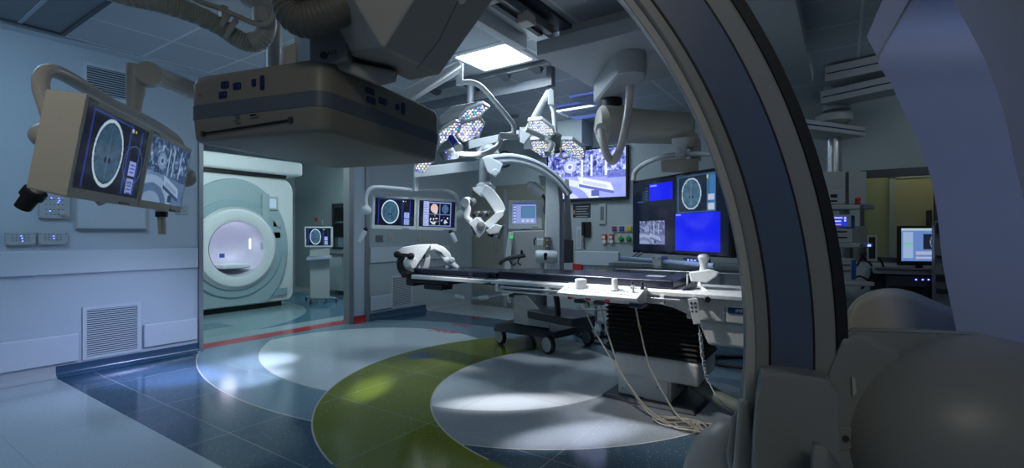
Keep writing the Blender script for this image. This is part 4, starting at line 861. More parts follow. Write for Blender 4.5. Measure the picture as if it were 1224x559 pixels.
MB().tube([atd(579.5, 190, 5.5), atd(579.5, 220, 5.5)], .066, 22).build('drop_column', GREYP, S)
MB().hull([atd(643, 209, 5.45), atd(653, 210, 5.45), atd(652, 222, 5.45), atd(647, 222, 5.45), atd(643, 209, 5.6), atd(653, 210, 5.6), atd(652, 222, 5.6), atd(647, 222, 5.6)]).build('arm_gusset', GREYP, S, bevel=.006)
# counterweight dome seen behind the arm
MB().ball(atd(584, 180, 5.8), .09).build('rear_joint', WHITE, S)
MB().tube(bez([atd(570, 190, 5.8), atd(573, 182, 5.8), atd(580, 176, 5.8), atd(590, 178, 5.8), atd(595, 186, 5.8), atd(596, 194, 5.8)], 4), .03, 10).build('rear_hoop', WHITE, S)
# swivel and lower arm
MB().tube([atd(579.5, 218, 5.45), atd(579.5, 221, 5.45), atd(579.5, 228, 5.45)], .09, 22, rs=[.06, .095, .095]).build('swivel_collar', WHITE, S)
MB().hull([atd(564, 224, 5.3), atd(572, 223, 5.3), atd(592, 232, 5.3), atd(590, 238, 5.3), atd(574, 234, 5.3), atd(565, 227, 5.3), atd(564, 224, 5.45), atd(592, 232, 5.45), atd(574, 235, 5.45)]).build('swivel_lever', WHITE, S, bevel=.01)
MB().hull([atd(584, 221, 5.35), atd(592, 222, 5.35), atd(592, 231, 5.35), atd(584, 231, 5.35), atd(584, 221, 5.5), atd(592, 231, 5.5)]).build('swivel_block', GREYP, S, bevel=.008)
arc2 = bez([atd(x, y, 5.2) for x, y in ((577, 226), (584, 231), (591, 240), (596, 248), (599, 254.5))], 5)
sweep(arc2, lambda u: .11+.02*math.sin(u*3), .13, side).build('curved_link', WHITE, S, bevel=.02, seg=3)
MB().hull([atd(594, 253, 5.1), atd(603, 251, 5.1), atd(602, 257, 5.1), atd(585, 274, 5.1), atd(577, 268, 5.1), atd(594, 253, 5.25), atd(603, 251, 5.25), atd(602, 257, 5.25), atd(585, 274, 5.25), atd(577, 268, 5.25)]).build('diagonal_link', WHITE, S, bevel=.012)
hd = MB().hull([atd(560.5, 266, 4.95), atd(570, 259, 4.95), atd(581, 268, 4.95), atd(579, 277, 4.95), atd(573, 284.5, 4.95), atd(564, 280, 4.95), atd(562, 264, 5.15), atd(574, 259, 5.2), atd(582, 270, 5.2), atd(573, 284, 5.15)]).build('optics_head', WHITE, S, bevel=.012)
MB().hull([atd(561.5, 268, 4.93), atd(565, 271, 4.93), atd(570, 281, 4.93), atd(566, 281, 4.93), atd(561.5, 268, 4.97), atd(570, 281, 4.97)]).build('head_inset', DARK, hd)
MB().lathe(atd(575, 270, 4.94), -side, [(.045, 0), (.045, .02), (.03, .025)], 20).build('focus_knob', ALU, hd)
MB().tube(bez([atd(563, 264, 5.0), atd(558, 259, 5.0), atd(559.5, 250, 5.0), atd(558, 244, 5.0)], 4), .03, 12).build('eyepiece_arm', WHITE, S)
MB().tube([atd(555.5, 242, 4.95), atd(559, 240, 5.05)], .045, 16).build('eyepiece', WHITE, S); MB().tube([atd(562, 242, 5.0), atd(566, 240, 5.05)], .035, 16).build('eyepiece', MIDG, S)
for k in range(5): MB().tube([atd(566+4*k, 257-1.3*(k % 2), 4.98), atd(569+4*k, 253+1.0*(k % 2), 5.05)], .02, 12).build('control_knob', ALU if k % 2 else BLACK, S)
MB().hull([atd(580, 276, 5.05), atd(592, 267, 5.05), atd(601, 270, 5.05), atd(597, 278, 5.05), atd(585, 280, 5.05), atd(582, 276, 5.2), atd(600, 271, 5.2), atd(590, 280, 5.2)]).build('assistant_tube', WHITE, S, bevel=.01)
MB().hull([atd(600, 270, 5.0), atd(604, 268, 5.0), atd(600, 280, 5.0), atd(597, 286, 5.0), atd(595, 284, 5.0), atd(602, 268, 5.1), atd(597, 286, 5.1)]).build('hand_grip', DARK, S, bevel=.008)
MB().tube([atd(584, 279, 5.1), atd(590, 281, 5.1)], .025, 10).build('lower_knob', BLACK, S)
# thin handle hoops at the cabinet
MB().tube(bez([atd(597, 316, 5.2), atd(600, 312, 5.2), atd(610, 308, 5.2), atd(628, 305, 5.2)], 5), .022, 8).build('hoop_handle', DARK, S)
MB().tube(bez([atd(608, 309, 5.2), atd(613, 317, 5.2), atd(617, 314, 5.2)], 3), .008, 6).build('hoop_stay', BLACK, S); MB().tube(bez([atd(622, 307, 5.2), atd(619, 313, 5.2), atd(623, 317, 5.2)], 3), .008, 6).build('hoop_stay', BLACK, S)
MB().tube([atd(624, 305, 5.2), atd(623.5, 299, 5.2)], .014, 8).build('hoop_knob', BLACK, S)

# ================================================================== operating table
T = thing('operating_table', 'long operating table with dark mattress, white side rails and a bellows column', 'operating table', (-1.4, 3.95, 0))
TW = mat('table_enamel', (0.72, 0.74, 0.74), 0.3); TC = mat('table_body', (0.68, 0.68, 0.64), 0.35)
MB().box((-2.62, 3.63, .895), (-1.04, 4.16, .962)).build('mattress', MATTR, T, bevel=.014, seg=3)
MB().box((-3.69, 3.63, .895), (-2.64, 4.10, .948)).build('head_mattress', MATTR, T, bevel=.012, seg=3)
MB().box((-3.70, 3.60, .86), (-2.6, 4.12, .893)).build('head_board', DARK, T, bevel=.006)
MB().box((-2.6, 3.60, .85), (-.25, 4.2, .893)).build('table_top', TW, T, bevel=.006)
MB().box((-3.66, 3.565, .845), (-2.60, 3.60, .883)).build('head_rail', TW, T, bevel=.006)
MB().prism([(-2.75, 3.55, .845), (-2.60, 3.55, .875), (-2.60, 3.55, .84)], (0, .1, 0)).build('rail_wedge', DARK, T)
MB().box((-2.62, 3.52, .858), (-.25, 3.60, .888)).build('side_rail', TW, T, bevel=.006)
MB().box((-2.50, 3.50, .825), (-.95, 3.53, .842)).build('accessory_rail', ALU, T, bevel=.004)
MB().box((-2.58, 3.54, .790), (-1.9, 3.60, .806)).build('lower_rail', TW, T, bevel=.004)
for x in (-2.56, -2.05, -1.6, -1.1): MB().box((x, 3.51, .80), (x+.03, 3.56, .86)).build('rail_spacer', TW, T)
MB().box((-2.50, 3.56, .806), (-2.12, 3.60, .852)).build('control_strip', MIDG, T)
MB().box((-2.40, 3.62, .78), (-1.95, 4.15, .85)).build('under_tray', TC, T, bevel=.01)
# body casting with its arched lower edge
ar = [(-1.95, .80), (-.20, .80), (-.20, .70), (-.93, .72)]
poly = [(-1.82, .85), (-.15, .85), (-.15, .695), (-.70, .70), (-.86, .705), (-.95, .735), (-1.03, .765), (-1.13, .782), (-1.50, .785), (-1.60, .77), (-1.68, .735), (-1.715, .70), (-1.75, .70), (-1.80, .76)]
MB().prism([(x, 3.60, z) for x, z in poly], (0, .58, 0)).build('table_body', TC, T, bevel=.008)
MB().box((-.93, 3.575, .70), (-.15, 3.60, .865)).build('side_cover', TC, T, bevel=.006)
MB().box((-.675, 3.572, .70), (-.671, 3.58, .80)).build('cover_seam', DARK, T)
MB().hull([(-.88, 3.62, .70), (-.48, 3.62, .70), (-.50, 3.62, .56), (-.56, 3.62, .52), (-.80, 3.62, .52), (-.88, 4.1, .70), (-.48, 4.1, .70), (-.50, 4.1, .56), (-.80, 4.1, .52)]).build('motor_cover', TC, T, bevel=.03, seg=3)
lb = MB().box((-.655, 3.566, .765), (-.425, 3.576, .805)).build('name_plate', mat('navy_plate', (.01, .03, .12), .3), T)
text('IMRIS', .032, upright(frame((-.57, 3.565, .785), (1, 0, 0), (0, 0, 1))), WHITE, lb)
m = MB(); m.tube([Vector((-.462+.013*math.cos(a), 3.564, .785+.013*math.sin(a))) for a in [k*math.pi/8 for k in range(17)]], .003, 6); m.build('ring_logo', WHITE, lb)
# bellows
prf = MB(); zz = []; n = 11
loops = []
for i in range(2*n+1):
    z = .36+(.76-.36)*i/(2*n); o = .018 if i % 2 else -.004; x0, x1, y0, y1 = -1.59-o, -.86+o, 3.70-o, 4.22+o
    loops.append([(x0+.04, y0, z), (x1-.04, y0, z), (x1, y0+.04, z), (x1, y1-.04, z), (x1-.04, y1, z), (x0+.04, y1, z), (x0, y1-.04, z), (x0, y0+.04, z)])
MB().strip(loops).build('bellows', BLACK, T, angle=20)
MB().box((-1.52, 3.68, .19), (-.87, 4.24, .365)).build('column_collar', TC, T, bevel=.03, seg=3)
MB().box((-1.50, 3.72, .03), (-1.08, 4.20, .24)).build('column_base', TC, T, bevel=.012)
MB().box((-1.28, 3.705, .03), (-1.10, 3.73, .24)).build('base_door', TC, T, bevel=.006)
MB().hull([(-1.62, 3.66, 0), (-1.6, 3.66, .03), (-1.35, 3.63, 0), (-1.3, 3.65, .03), (-.88, 3.63, 0), (-.9, 3.65, .03), (-.85, 4.3, 0), (-.87, 4.3, .03), (-1.62, 4.3, 0), (-1.6, 4.3, .03)]).build('floor_plate', DARK, T, bevel=.008)
m = MB()
for p in ((-1.42, 3.718, .20), (-1.18, 3.703, .14), (-1.46, 3.718, .08)): m.cyl(p, (p[0], p[1]-.004, p[2]), .006, n=10)
m.build('screw_heads', MIDG, T)
gs = MB().prism([(-1.745, 3.595, .76), (-1.69, 3.595, .76), (-1.69, 3.595, .715), (-1.745, 3.595, .715)], (0, .004, 0)).build('green_sign', GRN, T)
MB().prism([(-1.735, 3.592, .722), (-1.70, 3.592, .722), (-1.7175, 3.592, .752)], (0, .002, 0)).build('sign_mark', GREYP, gs)
MB().box((-1.32, 3.85, .9625), (-1.18, 3.95, .965)).build('mattress_label', SHELLB, T)
# strap and clear wedges on the head section
for x in (-2.92, -2.72): MB().box((x, 3.58, .862), (x+.012, 3.63, .95)).build('strap', DARK, T)
# end clamp below the head
MB().box((-3.80, 3.62, .76), (-3.68, 4.05, .90)).build('head_clamp', BLACK, T, bevel=.02); MB().box((-3.72, 3.62, .80), (-3.20, 4.0, .845)).build('clamp_rail', BLACK, T, bevel=.012)
MB().box((-3.55, 3.63, .74), (-3.30, 3.80, .80)).build('clamp_block', BLACK, T, bevel=.012)

# things on and at the table
cp = thing('table_control_console', 'white sloping control console with knobs clamped to the table side rail', 'control console', (-1.5, 3.45, .80))
MB().prism([(-1.83, 3.30, .855), (-1.83, 3.50, .915), (-1.83, 3.53, .90), (-1.83, 3.50, .80), (-1.83, 3.36, .80), (-1.83, 3.31, .83)], (.64, 0, 0)).build('housing', TW, cp, bevel=.010, seg=3)
def on_slope(x, t): return Vector((x, 3.30+.20*t, .855+.06*t))
MB().cyl(on_slope(-1.68, .6)-Vector((0, 0, .01)), on_slope(-1.68, .6)+Vector((0, 0, .065)), .045).build('round_cap', WHITE, cp, bevel=.01)
MB().tube([on_slope(-1.40, .55), on_slope(-1.40, .55)+Vector((0, 0, .02)), on_slope(-1.40, .55)+Vector((0, 0, .085))], .022, 18, rs=[.036, .024, .022]).build('joystick', WHITE, cp, bevel=.005)
for x, m_, t_ in ((-1.285, DARK, .8), (-1.255, WHITE, .45), (-1.21, DARK, .8)): MB().tube([on_slope(x, t_), on_slope(x, t_)+Vector((0, 0, .03)), on_slope(x, t_)+Vector((0, 0, .05))], .012, 12, rs=[.016, .008, .013]).build('toggle', m_, cp)
for t_ in (.2, .45):
    m = MB()
    for i in range(22):
        p = on_slope(-1.78+.025*i, t_); m.box((p.x, p.y, p.z-.001), (p.x+.014, p.y+.014, p.z+.005))
    m.build('key_row', SHELLB, cp)
for x in (-1.74, -1.59, -1.44): MB().box((x, 3.318, .808), (x+.035, 3.335, .84)).build('red_connector', REDP, cp)
for x, w in ((-1.70, .09), (-1.54, .09), (-1.27, .12)): MB().hull([(x, 3.33, .80), (x+w, 3.33, .80), (x+.01, 3.33, .78), (x+w-.01, 3.33, .78), (x, 3.44, .80), (x+w, 3.44, .80), (x+.01, 3.44, .78)]).build('cable_boss', DARK, cp, bevel=.004)
# cables from the console to the floor
def cable(pts, r, m, label, name='cable', n=8, root=None, seg=8):
    o = MB().tube(bez(pts, seg), r, n).build(name, m, root)
    return o if root is not None else tag(o, label, 'cable')
cable([(-1.655, 3.40, .79), (-1.60, 3.45, .60), (-1.42, 3.47, .32), (-1.22, 3.45, .10), (-1.10, 3.42, .03), (-.98, 3.38, .012), (-.9, 3.5, .012), (-1.0, 3.46, .012), (-1.1, 3.36, .012)], .006, CABLEW, 'leftmost ivory cable falling from the table console to the floor')
cable([(-1.52, 3.40, .79), (-1.47, 3.45, .55), (-1.38, 3.48, .28), (-1.20, 3.45, .06), (-1.05, 3.38, .012), (-.88, 3.33, .012), (-.8, 3.42, .012), (-.95, 3.5, .014)], .006, CABLEW, 'middle ivory cable from the table console to the floor')
cable([(-1.24, 3.40, .79), (-1.22, 3.44, .62), (-1.17, 3.50, .35), (-1.04, 3.5, .12), (-.95, 3.47, .03), (-.85, 3.42, .012), (-.7, 3.35, .012), (-.55, 3.3, .012)], .007, CABLEW, 'ivory cable with a yellow sleeve under the right end of the console')
tag(MB().tube([(-1.226, 3.435, .645), (-1.220, 3.443, .62)], .0095, 10).build('cable_marker', YEL), 'small yellow sleeve on the right console cable', 'marker')
random.seed(3)
cable([Vector((-1.0+.13*math.cos(a*1.0)*(1+.12*math.sin(a*2.3))+.03*a/3, 3.40+.09*math.sin(a)*(1+.1*math.cos(a*1.7)), .014+.004*(k % 3))) for k, a in enumerate([i*.7 for i in range(32)])], .005, CABLEW, 'tangled coil of ivory cable on the floor at the table foot', seg=4)
cable([Vector((-.68+.16*math.cos(a*1.0)*(1+.12*math.sin(a*2.3)), 3.42+.10*math.sin(a)*(1+.1*math.cos(a*1.7)), .013+.003*(k % 3))) for k, a in enumerate([i*.7 for i in range(24)])], .005, CABLEW, 'second loose coil of ivory cable on the floor, nearer the c-arm', seg=4)
# hand control with its coiled cord
hc = thing('hand_control', 'grey hand control with buttons hung on the table rail', 'remote control', (-.99, 3.48, .70))
h0, h1 = aty(822, 357, 3.47), aty(838, 388, 3.47)
MB().hull([aty(822, 357, 3.47), aty(834, 356, 3.47), aty(838, 387, 3.46), aty(829, 388, 3.46), aty(822, 357, 3.50), aty(834, 356, 3.50), aty(838, 387, 3.49), aty(829, 388, 3.49)]).build('case', GREYP, hc, bevel=.006)
m = MB()
for i in range(5):
    for j in range(2): p = aty(826.3+4.6*j+.75*i*.9, 362+5*i, 3.467); m.cbox(p, (.013, .006, .013))
m.build('buttons', DARK, hc)
MB().tube(bez([aty(830, 356, 3.5), aty(832, 354, 3.55), aty(845, 355, 3.57)], 3), .012, 8).build('hook', GREYP, hc); MB().cyl(aty(842, 356, 3.56), aty(846, 358, 3.5), .02, n=14).build('clamp_knob', DARK, hc)
pts = []; base = bez([aty(835, 388, 3.48), aty(838, 405, 3.48), aty(840, 425, 3.47), aty(847, 455, 3.45), aty(862, 480, 3.42), atz(885, 497, .012)], 24); L_ = len(base)
for k, p in enumerate(base):
    a = k*1.9; rr_ = .013 if .12 < k/L_ < .6 else .002
    pts.append(p+Vector((math.cos(a)*rr_, math.sin(a)*rr_*.6, math.sin(a)*rr_)))
MB().tube(pts, .0035, 6).build('coiled_cord', GREYP, hc)
# joystick handle / armrest unit on the rail
jh = thing('pistol_grip_control', 'white moulded control with a knob handle standing on the table end', 'control', aty(838, 345, 3.75))
Yj = 3.78
MB().hull([aty(823, 325, Yj), aty(848, 321, Yj), aty(860, 325, Yj), aty(857, 330, Yj), aty(845, 338, Yj), aty(826, 337, Yj), aty(823, 325, Yj+.18), aty(858, 325, Yj+.18), aty(845, 338, Yj+.12), aty(828, 336, Yj+.12)]).build('moulded_body', WHITE, jh, bevel=.015, seg=3)
MB().lathe(aty(841, 323, Yj+.08), (0, 0, 1), [(.03, 0), (.024, .03), (.028, .06), (.042, .085), (.045, .10), (.03, .118), (.01, .122)], 24).build('knob_handle', WHITE, jh)
for k in range(3): MB().hull([aty(846+4*k, 336-3*k, Yj-.01), aty(851+3.2*k, 334-3*k, Yj-.01), aty(852+3*k, 331-2.5*k, Yj-.01), aty(846+4*k, 334-3*k, Yj-.01), aty(847+4*k, 336-3*k, Yj+.1), aty(851+3.2*k, 331-3*k, Yj+.1)]).build('finger_ridge', GREYP, jh, bevel=.004)
MB().box(aty(820.5, 343, 3.7), aty(822.5, 327, 3.72)).build('front_post', WHITE, jh); MB().tube(bez([aty(836, 338, 3.78), aty(838, 343, 3.75), aty(846, 349, 3.7)], 4), .012, 8).build('lead', WHITE, jh)
MB().hull([aty(815, 347, 3.62), aty(818, 341, 3.62), aty(832, 336, 3.80), aty(834, 343, 3.80), aty(832, 340, 3.9), aty(816, 347, 3.7)]).build('foot_bracket', MIDG, jh, bevel=.005)
# white head coil at the head end
hcoil = thing('head_coil', 'white horseshoe shaped head coil with black clamps at the left end of the table', 'head coil', (-3.9, 3.85, .9))
dc = 5.15
oc_, ic_ = [], []
cxp, cyp = 520, 313
prof_o = [(496, 322), (494, 312), (497, 300), (504, 294), (513, 291.5), (522, 291.5), (531, 295), (538, 302), (541, 309), (540, 318), (536, 324), (531, 323), (533, 316), (532, 308), (527, 301.5), (519, 298.5), (510, 301), (505, 307), (502, 315), (503, 322)]
MB().prism([atd(x, y, dc) for x, y in prof_o], ray(520, 310)*.22).build('arch_shell', WHITE, hcoil, bevel=.02, seg=3)
MB().hull([atd(x, y, dc-.05) for x, y in ((474, 300), (482, 295), (500, 292), (516, 291.5), (505, 295), (499, 302), (497, 312), (497, 320), (480, 320), (474, 312))]+[atd(x, y, dc+.2) for x, y in ((476, 301), (484, 295), (514, 292), (499, 312), (480, 319))]).build('rear_housing', WHITE, hcoil, bevel=.012, seg=3)
MB().prism([atd(x, y, dc-.02) for x, y in ((501, 322), (506, 318), (509, 308), (515, 306), (514, 316), (511, 323))], ray(510, 315)*.1).build('inner_pad', GREYP, hcoil, bevel=.01)
MB().hull([atd(x, y, dc-.08) for x, y in ((473, 302), (491, 303), (492, 307), (474, 308))]+[atd(x, y, dc) for x, y in ((473, 302), (491, 303), (492, 307), (474, 308))]).build('black_clamp', BLACK, hcoil, bevel=.008)
MB().tube(bez([atd(481, 305, dc-.1), atd(478, 315, dc-.1), atd(481, 324, dc-.1), atd(490, 328, dc-.1)], 5), .035, 12).build('clamp_arm', BLACK, hcoil)
for px, py in ((491, 306), (475, 304), (484, 328)): MB().lathe(atd(px, py, dc-.12), -side, [(.035, -.03), (.035, .02), (.02, .03)], 12).build('clamp_knob', BLACK, hcoil)
MB().lathe(atd(488, 314, dc-.06), (1, 0, 0), [(.05, -.12), (.065, -.1), (.065, .06), (.05, .08)], 20).build('round_boss', WHITE, hcoil)
MB().hull([atd(x, y, dc+.0) for x, y in ((500, 303), (509, 304), (508, 309), (500, 308))]+[atd(x, y, dc+.1) for x, y in ((500, 303), (509, 304), (508, 309), (500, 308))]).build('centre_pad', BLACK, hcoil, bevel=.005)
for px, py in ((492, 309), (540, 311)): MB().ball(atd(px, py, dc-.03), .035).build('pivot_cap', WHITE, hcoil)
MB().tube([atd(522, 300, dc+.1), atd(531, 308, dc+.05), atd(534, 311, dc), atd(540, 314, dc), atd(548, 320.5, dc-.1)], .025, 12, rs=[.02, .022, .036, .034, .018]).build('cable_arm', WHITE, hcoil)
MB().cbox(atd(513, 305, dc-.01), (.012, .012, .012)).build('yellow_mark', YEL, hcoil)
# cable looping below the head section
lc = thing('coil_cable', 'pale cable with white sleeves looping under the head end of the table', 'cable', (-3.3, 3.6, .7))
yl = 3.66
MB().tube(bez([aty(523, 344, yl), aty(535, 349, yl), aty(552, 354.5, yl), aty(572, 355.5, yl), aty(590, 353, yl), aty(604, 350, yl), aty(616, 347, yl)], 6), .012, 10).build('cable_run', SHELLB, lc)
for p, q in (((545, 352.5), (556, 355)), ((573, 355.7), (584, 354.3)), ((601, 350.8), (612, 348))): MB().tube([aty(*p, yl), aty(*q, yl)], .021, 12).build('sleeve', WHITE, lc, bevel=.004)
MB().tube(bez([aty(583, 340, 3.75), aty(596, 342, 3.72), aty(606, 343.5, 3.68)], 4), .012, 8).build('second_lead', WHITE, lc)

# ================================================================== large ceiling hung display
BD = thing('ceiling_display', 'large flat display hung from a thick ceiling arm, showing a brain scan and blue panes', 'display', ld(1.45, 4.4, .9))
bl, br_ = atd(756, 258, 5.03), atd(874, 254, 3.84); xd = Vector((br_.x-bl.x, br_.y-bl.y, 0)); wd = xd.length; xd.normalize()
zt, zb = atd(756, 216.5, 5.03).z, atd(756, 301.5, 5.03).z; DM = frame(Vector(((bl.x+br_.x)/2, (bl.y+br_.y)/2, (zt+zb)/2)), xd, (0, 0, 1)); hd_ = zt-zb
def dp(name, b_, m_, **k): b_.bm.transform(DM); return b_.build(name, m_, BD, **k)
dp('display_case', MB().box((-wd/2, 0, -hd_/2), (wd/2, .08, hd_/2)), BLACK, bevel=.01); dp('front_glass', MB().box((-wd/2+.012, -.004, -hd_/2+.012), (wd/2-.012, 0, hd_/2-.012)), mat('display_glass', (.01, .014, .03), .08, coat=.3), bevel=.002)
for img, cx_ in ((big_left(), -wd*.245), (big_right(), wd*.245)): screen_at(img, wd*.48, hd_*.93, BD, DM @ Matrix.Translation((cx_, -.006, 0)))
dp('handle_bar', MB().tube([(-wd/2-.02, -.12, -hd_/2-.06), (wd/2-.05, -.12, -hd_/2-.06)], .022, 16), mat('pale_blue_bar', (.26, .36, .52), .35))
dp('bar_clamp', MB().box((-.12, -.16, -hd_/2-.12), (-.0, -.08, -hd_/2-.01)), GREYP, bevel=.006)
dp('clamp_bolts', MB().cyl((-.10, -.165, -hd_/2-.10), (-.10, -.16, -hd_/2-.10), .008, n=10).cyl((-.02, -.165, -hd_/2-.10), (-.02, -.16, -hd_/2-.10), .008, n=10).cyl((-.10, -.165, -hd_/2-.03), (-.10, -.16, -hd_/2-.03), .008, n=10).cyl((-.02, -.165, -hd_/2-.03), (-.02, -.16, -hd_/2-.03), .008, n=10), MIDG)
for x in (-wd/2+.08, -wd/2+.15): dp('bar_stay', MB().tube([(x, .0, -hd_/2), (x, -.06, -hd_/2-.04), (x, -.12, -hd_/2-.06)], .014, 8), GREYP)
dp('switch_box', MB().box((.22, -.1, -hd_/2-.05), (.45, -.02, -hd_/2-.01)), DARK, bevel=.005); dp('switch_lamps', MB().cbox((.28, -.102, -hd_/2-.03), (.02, .004, .008)).cbox((.32, -.102, -hd_/2-.03), (.02, .004, .008)).cbox((.36, -.102, -hd_/2-.03), (.02, .004, .008)), LBLUE)
MB().tube(bez([atd(757, 216, 5.0), atd(759, 206, 5.0), atd(770, 196, 4.9), atd(790, 188, 4.7), atd(815, 184.5, 4.5), atd(850, 184, 4.2), atd(884, 188, 3.95)], 7), .024, 14).build('hoop_bar', WHITE, BD)
MB().hull([atd(790, 191, 4.35), atd(835, 189, 4.35), atd(835, 206, 4.35), atd(790, 206, 4.35), atd(790, 191, 4.6), atd(835, 189, 4.6), atd(835, 206, 4.6), atd(790, 206, 4.6)]).build('mount_block', CREAM, BD, bevel=.02)
MB().tube([atd(814, 192, 4.45), atd(814, 176, 4.45), atd(814, 172, 4.45), atd(814, 166, 4.45)], .05, 20, rs=[.045, .048, .075, .085]).build('swivel_neck', WHITE, BD)
MB().tube([atd(831, 192, 4.5), atd(831, 168, 4.5)], .05, 18).build('second_neck', GREYP, BD)
for x0, x1, r_, z_ in ((0, 0, 0, 0),): pass
# thick arm : drum at the left, barrel to the right
MB().tube([atd(716, 150, 4.55), atd(720, 150, 4.55), atd(742, 149, 4.6), atd(746, 149, 4.6)], .16, 40, rs=[.15, .182, .182, .165]).build('arm_drum', CREAM, BD)
MB().tube([atd(740, 150, 4.58), atd(800, 152.5, 4.55), atd(822, 153.5, 4.52), atd(829, 154, 4.5)], .14, 36, rs=[.165, .148, .14, .12]).build('arm_barrel', CREAM, BD)
MB().lathe(atd(820, 153.5, 4.5), (0, 0, -1), [(.09, .05), (.12, .10), (.08, .18)], 28).build('end_cap', CREAM, BD)
MB().tube([atd(731, 132, 4.58), atd(731, 110, 4.58)], .1, 24).build('pivot_neck', BLACK, BD)
cap = []
for k, (dz, s) in enumerate(((2.44, .9), (2.47, 1.0), (2.60, 1.0))):
    pass
ca = [ (x, y) for x, y in ((0, 0),)]
pA, pB = atz(762, 72, 2.75), atz(742, 118, 2.47)
ax_ = Vector((pB.x-pA.x, pB.y-pA.y, 0)); L0 = ax_.length; ax_.normalize(); ay_ = Vector((-ax_.y, ax_.x, 0))
def stadium(c0, c1, r, z, n=10):
    out = []
    for c, s0 in ((c0, math.pi/2), (c1, -math.pi/2)):
        for k in range(n+1): a = s0+math.pi*k/n; out.append(Vector((c.x, c.y, 0))+(ax_*math.cos(a)+ay_*math.sin(a))*r+Vector((0, 0, z)))
    return out
c0, c1 = atz(753, 93, 2.56), atz(726, 122, 2.56)
c0 = Vector((c0.x, c0.y, 0)); c1 = Vector((c1.x, c1.y, 0)); ax_ = (c1-c0).normalized(); ay_ = Vector((-ax_.y, ax_.x, 0))
MB().strip([stadium(c0, c1, .11, 2.555), stadium(c0, c1, .128, 2.57), stadium(c0, c1, .132, 2.66), stadium(c0, c1, .125, 2.75)]).build('ceiling_cap', GREYP, BD)
MB().tube(bez([atd(753, 92, 4.15), atd(752, 120, 4.2), atd(748, 150, 4.2), atd(741, 178, 4.22), atd(733, 192, 4.25), atd(726, 186, 4.25), atd(721, 172, 4.28), atd(718, 156, 4.35)], 6), .034, 14, rs=None).build('cable_sleeve', PLASTW, BD)
MB().lathe(atd(718, 154, 4.38), -side, [(.055, -.02), (.05, .02), (.035, .03)], 20).build('cable_grommet', WHITE, BD)

# ================================================================== ceiling mounted angiography c-arm
K = .65
CO, CE, CN = (.455, .80), (-.995, .10), (.10, .995)
def carm(s, z, off=0): return ld(CO[0]+CE[0]*s+CN[0]*off, CO[1]+CE[1]*s+CN[1]*off, z)
def onC(px, py, off=0):
    u = (px-CX)/FPX; d = (CN[0]*CO[0]+CN[1]*CO[1]+off)/(CN[0]*u+CN[1]); return atd(px, py, d)
CA_ = thing('angiography_c_arm', 'huge cream x-ray c-arm arching over the foreground, its flat detector at upper left', 'c-arm', ld(.9, .95, 0))
CS, CZc = 1.04, 1.105
def ring_part(name, m, r0, r1, o0, o1, a0=-28, a1=88, n=64, bevel=0, parent=None, seg=2, back=None):
    loops = []
    for k in range(n+1):
        a = math.radians(a0+(a1-a0)*k/n)
        P = lambda r, o: carm(CS-r*math.cos(a), CZc+r*math.sin(a), o)
        loops.append([P(r0, o0), P(r1, o0), P(r1, o1), P(back or r0, o1)])
    return MB().strip(loops).build(name, m, parent or CA_, bevel=bevel, seg=seg, angle=50)
ring_part('arc_body', SHELL, .984, 1.112, .0, .13, bevel=.008, seg=3, back=1.010)
ring_part('arc_inner_rim', CREAM2, .972, .996, .006, .06, bevel=.004, seg=3, back=.990)
ring_part('arc_inlay', INLAY, 1.008, 1.073, -.0015, .01)
for r0, r1 in ((1.005, 1.008), (1.073, 1.076)): ring_part('inlay_edge', BLACK, r0, r1, -.0025, .008)
ring_part('arc_outer_gasket', BLACK, 1.112, 1.129, .002, .12)
# holder that the arc slides through
MB().hull([atd(x, y, .70) for x, y in ((912, 447), (930, 444), (990, 453), (1003, 470), (1010, 640), (898, 640), (903, 500))]+[atd(x, y, 1.0) for x, y in ((903, 425), (980, 430), (985, 560), (892, 560))]).build('arc_holder', SHELL, CA_, bevel=.022, seg=4)
MB().hull([atd(x, y, .80) for x, y in ((884, 480), (896, 479), (899, 500), (903, 640), (873, 640), (880, 520))]+[atd(x, y, .90) for x, y in ((882, 476), (893, 476), (900, 600), (872, 600))]).build('holder_guide', CREAM, CA_, bevel=.008, seg=3)
MB().ball(atd(884, 590, .98), (.11, .11, .145), Matrix.Rotation(ANG, 3, 'Z'), 32).build('tube_cover', CREAM, CA_)
MB().hull([atd(x, y, .86) for x, y in ((874, 500), (884, 484), (890, 520), (893, 600), (880, 600), (868, 540))]+[atd(x, y, .95) for x, y in ((876, 500), (884, 486), (893, 600), (870, 560))]).build('tube_collar', CREAM, CA_, bevel=.01, seg=3)
wt = MB().prism([atd(940, 452.5, .735)+Vector((0, 0, .0022)), atd(957, 450.5, .765)+Vector((0, 0, .0022)), atd(977, 459.5, .715)+Vector((0, 0, .003))], (0, 0, .0012)).build('warning_sticker', YEL, CA_)
MB().prism([atd(949, 453.2, .735)+Vector((0, 0, .0045)), atd(957, 452.2, .75)+Vector((0, 0, .0045)), atd(965, 456.5, .722)+Vector((0, 0, .0052))], (0, 0, .0008)).build('warning_mark', BLACK, wt)
MB().hull([atd(x, y, .79) for x, y in ((985, 455), (1008, 402), (1030, 398), (1075, 420), (1075, 640), (980, 640))]+[atd(x, y, .95) for x, y in ((985, 430), (1010, 396), (1060, 396), (1075, 600), (985, 600))]).build('joint_neck', SHELL, CA_, bevel=.012, seg=4)
MB().lathe(atd(1010, 523, .788), -side, [(.019, -.03), (.019, .0005), (.016, .0015), (.004, .0005)], 28).build('holder_knob', SHELL, CA_)
MB().cyl(atd(1011, 524, .787), atd(1011, 524, .784), .005, n=14).build('knob_hole', BLACK, CA_)
MB().hull([atd(x, y, .786) for x, y in ((1018, 449), (1022, 452), (1024, 470), (1019, 474))]+[atd(x, y, .80) for x, y in ((1018, 449), (1024, 470))]).build('grip_notch', CREAM, CA_, bevel=.001)
